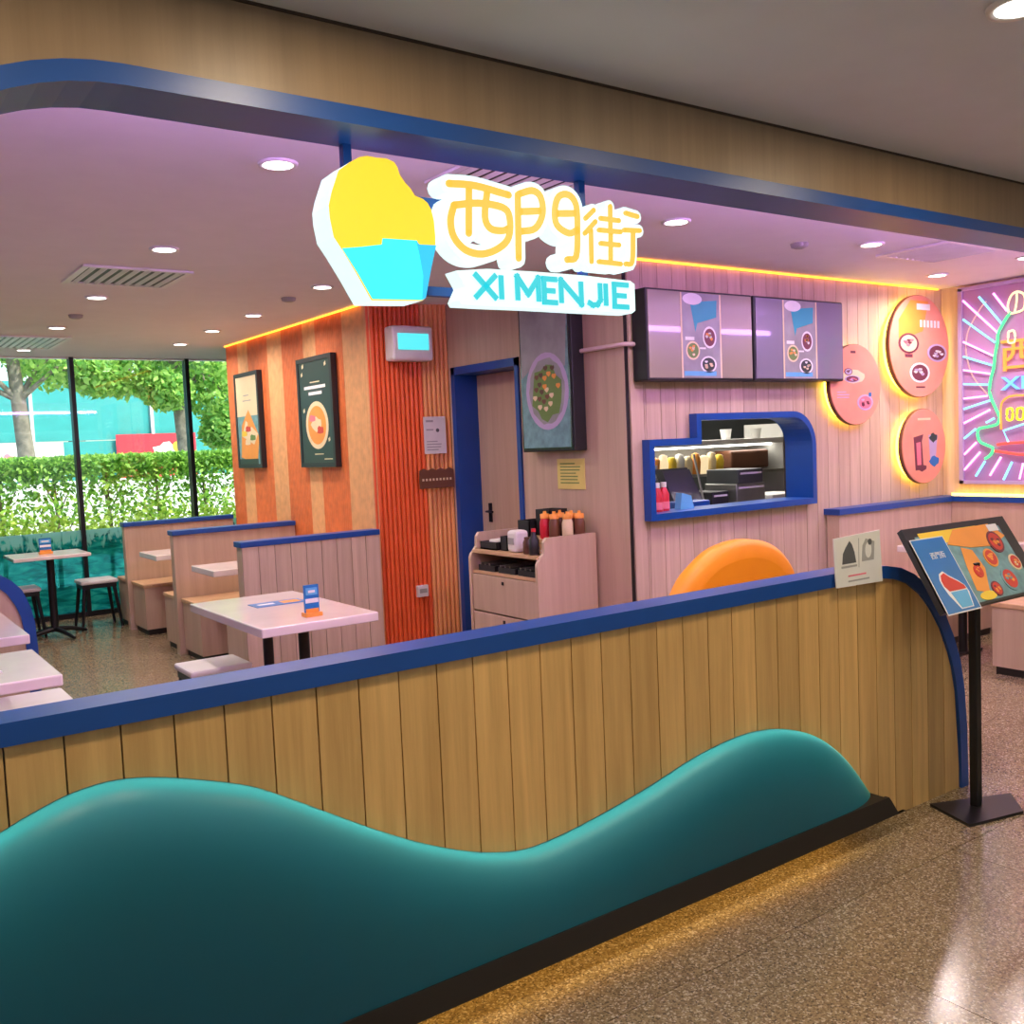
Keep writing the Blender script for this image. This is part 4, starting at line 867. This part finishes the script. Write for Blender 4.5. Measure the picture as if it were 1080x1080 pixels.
# ------------------------------------------------------------------ round discs
def disc(cx, cz, rx, rz, lab, kind):
    t = thing('menu_disc', lab, 'sign', (cx, 4.15, cz-rz), 'backlit round menu discs')
    E_ = lambda k, d=0: [(cx+(rx*k+d)*math.cos(2*PI*i/48), cz+(rz*k+d)*math.sin(2*PI*i/48)) for i in range(48)]
    MB().prism(E_(1), (0, 4.115, 0), UX, VZ, NB, 0, .035).build('disc', 'disc_pink', t)
    MB().prism(E_(1, .004), (0, 4.112, 0), UX, VZ, NB, .010, .036).build('edge', 'brown_plate', t)
    MB().prism(E_(1, -.03), (0, 4.15, 0), UX, VZ, NB, 0, .042).build('halo_light', 'halo_yellow', t)
    P = Plane((cx, 4.1149, cz), (1, 0, 0), (0, 0, 1), (0, -1, 0), .0008)
    if kind == 'big':
        P.poly('print_orange', [(-rx*.7, rz*.5), (-rx*.3, rz*.9), (rx*.3, rz*.9), (rx*.1, rz*.3), (-rx*.7, rz*.1)], 1)
        for i in range(6): P.rect('print_white', rx*(-.0+.12*i), rx*(.07+.12*i), rz*.38, rz*.52, 2)
        P.rect('print_white', -rx*.1, rx*.35, rz*.72, rz*.84, 2)
        P.bowl(-rx*.38, rz*.05, rx*.34, 'print_maroon', 'print_cream', 'print_pink', 2, 1, rz*.2); P.rect('print_maroon', -rx*.5, -rx*.26, -rz*.22, -rz*.16, 3)
        P.bowl(rx*.58, -rz*.12, rx*.34, 'print_lilac', 'print_maroon', 'print_white', 2, 2, rz*.18); P.bowl(-rx*.02, -rz*.52, rx*.34, 'print_white', 'print_maroon', 'print_lilac', 2, 3, rz*.2)
        P.rect('print_maroon', -rx*.15, rx*.15, -rz*.82, -rz*.79, 2)
    elif kind == 'left':
        P.ell('print_cream', -rx*.1, rz*.2, rx*.45, rz*.17, 1, 16, .06).bowl(-rx*.3, rz*.32, rx*.16, 'print_maroon', 'print_lilac', 'print_maroon', 2, 1, rz*.09).bowl(-rx*.15, rz*.14, rx*.30, 'print_lilac', 'print_maroon', 'print_pink', 2, 2, rz*.09)
        P.bowl(rx*.35, -rz*.45, rx*.32, 'print_lilac', 'print_pink', 'print_maroon', 2, 5, rz*.2); P.rect('print_blue', rx*.5, rx*.6, -rz*.3, -rz*.2, 3).rect('print_maroon', -rx*.2, rx*.0, rz*.78, rz*.84, 1).lines('print_lilac', -rx*.75, -rx*.25, -rz*.35, -rz*.15, 3, 1)
    else:
        P.poly('print_maroon', [(-rx*.5, rz*.25), (-rx*.05, rz*.32), (-rx*.12, rz*.14), (-rx*.05, -rz*.62), (-rx*.42, -rz*.64), (-rx*.48, rz*.1)], 1).poly('print_pink', [(-rx*.38, rz*.1), (-rx*.18, rz*.12), (-rx*.16, -rz*.5), (-rx*.34, -rz*.5)], 2).ell('print_maroon', -rx*.12, -rz*.58, rx*.2, rz*.09, 2, 12, .15)
        P.poly('print_lilac', [(rx*.2, rz*.3), (rx*.62, rz*.28), (rx*.52, -rz*.35), (rx*.26, -rz*.35)], 1).ell('print_dark', rx*.42, rz*.22, rx*.18, rz*.12, 2, 12, .2).ell('print_blue', rx*.45, -rz*.42, rx*.22, rz*.14, 2, 12, .15)
        P.rect('print_cream', -rx*.3, rx*.3, rz*.7, rz*.76, 1)
    P.build('print', t)
disc(5.87, 1.855, .285, .275, 'smallest-printed pink disc beside the menu screens, lit yellow behind', 'left')
disc(6.65, 2.135, .38, .37, 'largest pink disc with three bowl pictures near the ceiling', 'big')
disc(6.69, 1.40, .28, .275, 'pink disc with two drink pictures just above the blue ledge', 'low')

# ------------------------------------------------------------------ neon sign on the right wall
t = thing('neon_sign', 'big neon sign with green outline, pink and blue rays on the right wall', 'neon sign', (7.05, 3.35, 1.1))
B(7.055, 7.07, 2.62, 4.03, 1.12, 2.545).build('backing_panel', 'neon_back', t)
mb = MB()
for a in ((2.61, 2.64), (4.015, 4.045)): mb.box(7.035, 7.072, a[0], a[1], 1.10, 2.56)
mb.box(7.035, 7.072, 2.61, 4.045, 2.54, 2.565); mb.box(7.035, 7.072, 2.61, 4.045, 1.10, 1.125); mb.build('frame', 'print_lilac', t)
CY = 3.335
def neon(strokes, mat, name, r=.008, mirror=False, smooth=True, x=7.03):
    for s in strokes:
        for mi in ((0, 1) if mirror else (0,)):
            q = [(2*CY-y if mi else y, z) for y, z in s]
            if smooth and len(q) > 2: q = [(p.x, p.y) for p in smooth_curve(q, 4)]
            MB().tube([(x, y, z) for y, z in q], r, 6).build(name, mat, t)
neon([[(4.0, 2.469), (3.741, 2.204)], [(3.768, 2.488), (3.67, 2.35)], [(4.0, 2.164), (3.775, 2.04)], [(4.0, 1.954), (3.80, 1.912)], [(4.0, 1.742), (3.818, 1.751)], [(4.0, 1.558), (3.8, 1.648)], [(4.0, 1.322), (3.905, 1.411)], [(4.0, 1.206), (3.877, 1.338)], [(3.804, 1.164), (3.72, 1.299)], [(3.587, 1.138), (3.56, 1.253)]], 'neon_pink', 'pink_ray', mirror=True)
neon([[(3.876, 2.479), (3.705, 2.259)], [(4.0, 2.33), (3.758, 2.133)], [(4.0, 2.055), (3.785, 1.972)], [(4.0, 1.85), (3.81, 1.832)], [(4.0, 1.664), (3.80, 1.716)], [(3.829, 1.555), (3.768, 1.584)], [(4.0, 1.442), (3.909, 1.512)], [(3.912, 1.159), (3.84, 1.27)], [(3.703, 1.133), (3.64, 1.263)]], 'neon_blue', 'blue_ray', mirror=True)
neon([[(3.64, 2.335), (3.67, 2.305), (3.708, 2.247), (3.734, 2.2), (3.742, 2.125), (3.758, 2.051), (3.769, 1.956), (3.789, 1.885), (3.803, 1.797), (3.79, 1.733), (3.759, 1.659), (3.732, 1.595), (3.746, 1.542), (3.82, 1.523), (3.885, 1.511), (3.895, 1.466), (3.876, 1.415), (3.821, 1.387), (3.779, 1.363), (3.798, 1.318), (3.84, 1.287)]], 'neon_green', 'green_outline', .010, mirror=True)
neon([[(3.657, 2.335), (3.663, 2.391), (3.637, 2.456), (3.593, 2.474), (3.55, 2.45), (3.54, 2.40), (3.56, 2.34), (3.657, 2.325)], [(3.613, 2.335), (3.6, 2.407), (3.599, 2.469)], [(3.66, 2.20), (3.62, 2.20), (3.615, 2.125), (3.66, 2.125), (3.6601, 2.20)]], 'neon_cream', 'cream_loop', .008, mirror=True)
def glyph(txt, mat, y0, z0, size, name, width):
    g = MB(); text_mb(g, mat, txt, size, (7.045, y0, z0), (0, -1, 0), (0, 0, 1), (-1, 0, 0), 0, .018, offset=.0005, width=width); g.build(name, None, t)
glyph('西門街', 'neon_orange', 3.715, 1.94, .26, 'neon_characters', .76)
glyph('XIMENJIE', 'neon_word', 3.72, 1.785, .135, 'neon_letters', .77)
neon([[(3.718, 1.50), (3.718, 1.666), (3.69, 1.718), (3.628, 1.74), (3.50, 1.735), (3.335, 1.735)]], 'neon_orange', 'orange_arch', .008, mirror=True)
neon([[(3.673, 1.646), (3.637, 1.646), (3.637, 1.573), (3.673, 1.573), (3.6731, 1.646)], [(3.60, 1.646), (3.56, 1.646), (3.56, 1.573), (3.60, 1.573), (3.6001, 1.646)], [(3.52, 1.646), (3.47, 1.646), (3.47, 1.573), (3.52, 1.573), (3.5201, 1.646)]], 'neon_yellow', 'yellow_block', .008)
neon([[(3.335, 1.56), (3.552, 1.534), (3.701, 1.491), (3.665, 1.405)]], 'neon_blue', 'cyan_line', .008, mirror=True, smooth=False)
neon([[(3.747, 1.39), (3.657, 1.40), (3.335, 1.41)], [(3.766, 1.345), (3.554, 1.315), (3.335, 1.315)]], 'neon_red', 'red_base', .011, mirror=True)
neon([[(3.83, 2.44), (3.87, 2.401), (3.945, 2.289), (3.98, 2.203), (3.985, 2.073), (3.938, 1.906), (3.827, 1.762)]], 'neon_ring', 'faint_ring', .005, mirror=True, x=7.046)

# ------------------------------------------------------------------ seating on the right, orange seat back
bench(5.82, 6.95, 2.72, 3.15, 'pale block bench under the neon sign, behind the menu stand', None)
bench(5.75, 6.95, 3.75, 4.08, 'oak bench along the wainscot under the round discs', None)
booth_table(5.90, 6.5, 3.25, 3.84, 'white table between the two benches in the neon corner', legs=[(6.2, 3.55)])
t = thing('orange_seat_back', 'rounded orange seat back rising behind the blue rail', 'seat', (3.2, 2.85, 0))
oc = smooth_curve([(2.70, .55), (2.76, .80), (2.83, .935), (2.92, 1.01), (3.043, 1.072), (3.221, 1.095), (3.38, 1.062), (3.50, .975), (3.56, .85), (3.58, .55)], 4)
pts = [(2.70, 0)]+[(p.x, p.y) for p in oc]+[(3.58, 0)]
mb = MB(); cx = 3.12
rings = []
for k, (sc_, y) in enumerate([(.90, 2.79), (.965, 2.797), (1, 2.82), (1, 2.87), (.965, 2.893), (.90, 2.90)]):
    rings.append([(cx+(p[0]-cx)*sc_, y, p[1]*(1-(1-sc_)*.7)) for p in pts])
n = len(pts); vs = [v for r in rings for v in r]
fs = [(k*n+i, k*n+i+1, (k+1)*n+i+1, (k+1)*n+i) for k in range(5) for i in range(n-1)]
mb.add(vs, fs, True); mb.add(rings[0], [list(range(n))], False); mb.add(rings[-1], [list(range(n))[::-1]], False); mb.build('cushion', 'orange', t)
B(2.7, 3.5, 2.905, 3.3, 0, .44, bev=.02).build('seat', 'oak_smooth', t)

# ------------------------------------------------------------------ paper stand on the rail
t = thing('paper_flyer', 'white flyer with two dark sketches standing on the blue rail', 'flyer', (3.15, 2.22, 1.02))
MB().prism([(3.005, 1.150), (3.29, 1.160), (3.305, .960), (3.018, .966)], (0, 2.214, 0), UX, VZ, NB, 0, .004).build('sheet', 'white_paper', t)
P = Plane((3.0, 2.214, .96), (1, 0, 0), (0, 0, 1), (0, -1, 0))
P.poly('grey_mark', [(.055, .09), (.14, .09), (.13, .13), (.115, .16), (.10, .175), (.075, .15), (.06, .13)], 1).rect('mid_mark', .05, .145, .075, .083).poly('mid_mark', [(.175, .09), (.25, .09), (.255, .16), (.2, .175), (.18, .15)], 1).ell('white_paper', .215, .13, .02, .03, 2).rect('print_pink', .09, .2, .04, .046).rect('mid_mark', .09, .22, .02, .026)
P.rect('mid_mark', .155, .158, .07, .18).ell('grey_mark', .225, .16, .012, .012, 3)
P.build('print', t)
# ------------------------------------------------------------------ menu stand
t = thing('menu_stand', 'black floor stand with tilted menu board at the end of the partition', 'menu stand', (3.70, 2.06, 0))
MB().prism([(3.50, 1.985), (3.78, 1.92), (3.93, 2.05), (3.585, 2.20)], (0, 0, 0), (1, 0, 0), (0, 1, 0), (0, 0, 1), 0, .012).build('base', 'black_metal', t)
B(3.683, 3.722, 2.055, 2.088, .012, 1.0, bev=.004).build('post', 'black_metal', t)
BO = Vector((3.285, 1.95, .868)); BU = Vector((1, .02, -.01)).normalized(); BV = Vector((.10, .235, .285)); BL = BV.length; BV.normalize()
BV = (BV-BU*BV.dot(BU)).normalized(); BN = BV.cross(BU).normalized()
if BN.z < 0: BN = -BN
BO = BO
MB().prism([(0, 0), (.78, 0), (.78-.0, BL), (0, BL)], BO, BU, Vector((.10, .235, .285)).normalized(), BN, -.022, 0).build('board', 'black_plastic', t)
V2 = Vector((.10, .235, .285)).normalized()
P = Plane(BO, BU, V2, BN, .0012)
P.rect('print_tealgrey', .06, .70, .01, BL-.045).rect('print_yellow', .09, .52, BL-.09, BL-.03, 2).poly('print_orange', [(.25, BL-.1), (.34, BL-.035), (.62, BL-.03), (.70, BL-.10), (.58, BL-.14), (.4, BL-.13)], 3)
P.rect('print_white', .60, .68, BL-.07, BL-.035, 4).poly('print_orange', [(.28, .06), (.36, .04), (.42, .15), (.40, .24), (.33, .26), (.30, .17)], 2).ell('print_yellow', .34, .03, .06, .02, 3)
for i, (a, c, r) in enumerate([(.60, .26, .055), (.50, .19, .045), (.66, .15, .04), (.55, .08, .055), (.36, .14, .03), (.42, .05, .035)]): P.bowl(a, c, r, ['print_maroon', 'print_orange', 'print_cream', 'print_tealgrey', 'print_red', 'print_maroon'][i], 'print_red', 'print_orange', 4, i)
P.build('menu_print', t)
lf = thing('blue_leaflet', 'blue menu leaflet with orange snack emblem leaning on the tilted board', 'leaflet', tuple(BO))
P = Plane(BO+BN*.010, BU, V2, BN, .0012)
P.poly('white_plastic', [(-.002, -.018), (.232, -.018), (.232, BL-.06), (-.002, BL-.06)], 1); P.build('sheet', lf)
P = Plane(BO+BN*.0112, BU, V2, BN, .0012)
P.rect('print_blue', .003, .226, -.013, BL-.065)
P.poly('print_white', [(.055, .10), (.065, .06), (.10, -.004), (.185, -.004), (.205, .06), (.198, .09), (.17, .115), (.13, .14), (.10, .165), (.07, .155), (.055, .13)], 2).poly('print_red', [(.062, .10), (.08, .075), (.195, .075), (.192, .09), (.165, .11), (.127, .133), (.10, .156), (.075, .148), (.062, .125)], 3).poly('print_sky', [(.083, .07), (.105, 0), (.18, 0), (.196, .07)], 3)
P.build('print', lf)
g = MB(); text_mb(g, 'print_white', '西門街', .034, BO+BN*.0126+BU*.08+V2*.225, BU, V2, BN, 0, .0008); g.build('lettering', None, lf)

# ================================================================== OUTSIDE
struct(B(-14, 30, 10.55, 60, -.25, -.05).build('floor_outside', 'pavement'))
o = B(-6, 16, 11.3, 12.9, -.05, .02).build('grass_strip', 'grass'); tag(o, 'strip of grass under the hedge outside', 'grass'); o['kind'] = 'stuff'
def leaves(mb, n, fn, s, rnd):
    for _ in range(n):
        c = fn(rnd); a = Vector((rnd.uniform(-1, 1), rnd.uniform(-1, 1), rnd.uniform(-1, 1))).normalized()
        b_ = a.cross(Vector((rnd.uniform(-1, 1), rnd.uniform(-1, 1), rnd.uniform(-1, 1)))).normalized(); k = s*rnd.uniform(.6, 1.3)
        mb.add([c-a*k, c+b_*k*.5, c+a*k, c-b_*k*.5], [(0, 1, 2, 3)])
def blob(cs, rnd):
    c, r = rnd.choice(cs); d = Vector((rnd.gauss(0, 1), rnd.gauss(0, 1), rnd.gauss(0, 1))).normalized()*r*rnd.uniform(.35, 1)**.6
    return c+Vector((d.x, d.y, d.z*.8))
# hedge: individual shrubs
rnd = random.Random(3); hb = []
for v in range(3):
    tt = MB(); leaves(tt, 1500, lambda r: Vector((r.uniform(-.3, .3), r.uniform(-.25, .25), 1.62-abs(r.gauss(0, .14)))), .035, rnd)
    leaves(tt, 520, lambda r: Vector((r.gauss(0, .2), r.gauss(0, .15), r.uniform(.85, 1.5))), .04, rnd)
    lo = MB(); leaves(lo, 900, lambda r: Vector((r.uniform(-.3, .3), r.uniform(-.4, .25), .5+abs(r.gauss(0, .22)))), .045, rnd)
    sm = MB(); sm.tube([(0, 0, 0), (.02, 0, .8), (0, .02, 1.5)], [.028, .022, .012], 6)
    for k in range(4): sm.tube([(0, 0, .5+.2*k), (.18*(-1)**k, .05, .85+.2*k)], .008, 5)
    hb.append((tt, lo, sm))
protos = []
names = ['first', 'second', 'third', 'fourth', 'fifth', 'sixth', 'seventh', 'eighth', 'ninth', 'tenth', 'eleventh', 'twelfth', 'thirteenth', 'fourteenth']
for i in range(14):
    x = -2.4+i*.57; loc = (x, 12.1, 0)
    lab = 'clipped hedge shrub outside the windows, '+names[i]+' counted from the left end of the row'
    if i < 3:
        q = thing('hedge_shrub', lab, 'shrub', loc, 'hedge shrubs outside'); a, b2, c = hb[i]
        for mbx in (a, b2, c): mbx.v = [(v[0]+x, v[1]+12.1, v[2]) for v in mbx.v]
        a.build('foliage', 'leaf_hedge', q); b2.build('low_foliage', 'leaf_yellow', q); c.build('stem', 'trunk', q); protos.append(q)
    else: dup(protos[i % 3], loc, lab)
# trees
def tree(x, y, tr_, hgt, cs, n, ls, mat, lab, seed):
    rnd = random.Random(seed); q = thing('street_tree', lab, 'tree', (x, y, 0), 'trees beyond the hedge')
    mb = MB(); mb.tube([(x, y, -.05), (x+.05, y, hgt*.5), (x-.05, y+.05, hgt)], [tr_*1.15, tr_, tr_*.7], 10)
    for c, r in cs: mb.tube([(x, y, hgt*.75), ((x+x+c[0])/2, (y+y+c[1])/2, hgt*.9), (x+c[0], y+c[1], c[2])], [tr_*.4, tr_*.25, tr_*.08], 6)
    mb.build('trunk', 'trunk', q)
    C_ = [(Vector((x+c[0], y+c[1], c[2])), r) for c, r in cs]
    mb = MB(); leaves(mb, n, lambda r: blob(C_, r), ls, rnd); mb.build('foliage', mat, q)
tree(2.62, 17, .13, 3.4, [((-.9, 0, 3.4), .8), ((.6, .2, 3.3), .75), ((1.1, -.3, 2.9), .42), ((0, 0, 4.3), 1.2), ((-1.8, .3, 3.3), .8)], 6500, .07, 'leaf_tree', 'street tree with a dark trunk near the left edge of the windows', 1)
tree(5.12, 17, .13, 3.4, [((-.9, 0, 3.05), .6), ((-.3, -.3, 2.7), .45), ((.3, .2, 3.3), .8), ((.9, 0, 2.5), .7), ((0, 0, 4.1), 1.1), ((.7, -.2, 2.0), .45)], 9000, .07, 'leaf_tree', 'street tree behind the red banner, right side of the windows', 2)
tree(7.4, 18.5, .13, 3.2, [((-.5, 0, 2.7), .8), ((.3, 0, 3.6), 1.0), ((-.6, 0, 2.0), .5)], 5000, .07, 'leaf_tree', 'street tree partly hidden by the orange poster wall', 3)
tree(-.4, 17.5, .13, 3.2, [((-.5, 0, 3.2), .9), ((.7, 0, 3.5), .9)], 4500, .07, 'leaf_tree', 'street tree outside beyond the left end of the shop', 4)
for i, (x, s) in enumerate([(2, 5), (5.2, 6), (8.6, 7), (12, 8), (-1.5, 9)]):
    tree(x, 26, .2, 4.2, [((-.9, 0, 5.0), 1.5), ((.9, 0, 5.1), 1.5), ((0, 0, 4.2), 1.1), ((0, 0, 6.4), 1.7)], 4200, .13, 'leaf_dark', 'dark tree behind the teal hoarding, '+names[i]+' in its row', s)
# hoarding made of sheet panels with banners
h = thing('site_hoarding', 'tall teal sheet hoarding across the road', 'fence', (6, 22, 0))
ph = B(-6, -3.63, 22, 22.04, 0, 1.98).build('panel', 'hoarding_teal', h)
x = -6
def piece(x0, z0, z1): return B(x0, x0+2.37, 22, 22.05, z0, z1).build('panel', 'hoarding_teal', h)
ph.location.z = 0
for i in range(10):
    if i: c = ph.copy(); COL.objects.link(c); c.location = (i*2.4, 0, 0)
q = B(-6, -3.63, 22.01, 22.04, 2.0, 3.25).build('upper_panel', 'hoarding_teal', h)
for i in range(1, 10): c = q.copy(); COL.objects.link(c); c.location = (i*2.4, 0, 0)
q = B(-6.03, -5.97, 21.95, 22.06, 0, 3.4).build('post', 'banner_white', h)
for i in range(1, 11): c = q.copy(); COL.objects.link(c); c.location = (i*2.4, 0, 0)
t = thing('road_barrier', 'low white barrier along the pavement behind the hedge', 'barrier', (5, 16, 0))
for i in range(9): B(-4+i*2, -2.04+i*2, 15.0, 15.2, -.05, 1.28, bev=.03).build('segment', 'banner_white', t)
t = thing('red_banner', 'red banner with white marks on the teal hoarding', 'banner', (5.8, 21.9, 1.0))
B(5.20, 6.9, 21.9, 21.92, .9, 2.1).build('sheet', 'banner_red', t)
P = Plane((5.2, 21.9, .9), (1, 0, 0), (0, 0, 1), (0, -1, 0), .002); P.ell('banner_white', 1.05, .8, .28, .2, 1, 14, .2).ell('banner_white', .5, .55, .2, .15, 1, 12, .2).ell('print_yellow', 1.3, .9, .12, .12, 2); P.build('print', t)
t = thing('white_banner', 'white banner with faint red marks at the left of the hoarding', 'banner', (3.5, 21.9, 1.2))
B(2.2, 4.15, 21.9, 21.92, 1.2, 1.98).build('sheet', 'banner_white', t)
P = Plane((2.2, 21.9, 1.2), (1, 0, 0), (0, 0, 1), (0, -1, 0), .002); P.ell('print_pink', .9, .45, .12, .12, 1, 12, .2).ell('print_pink', 1.4, .4, .1, .1, 1, 12, .2); P.build('print', t)
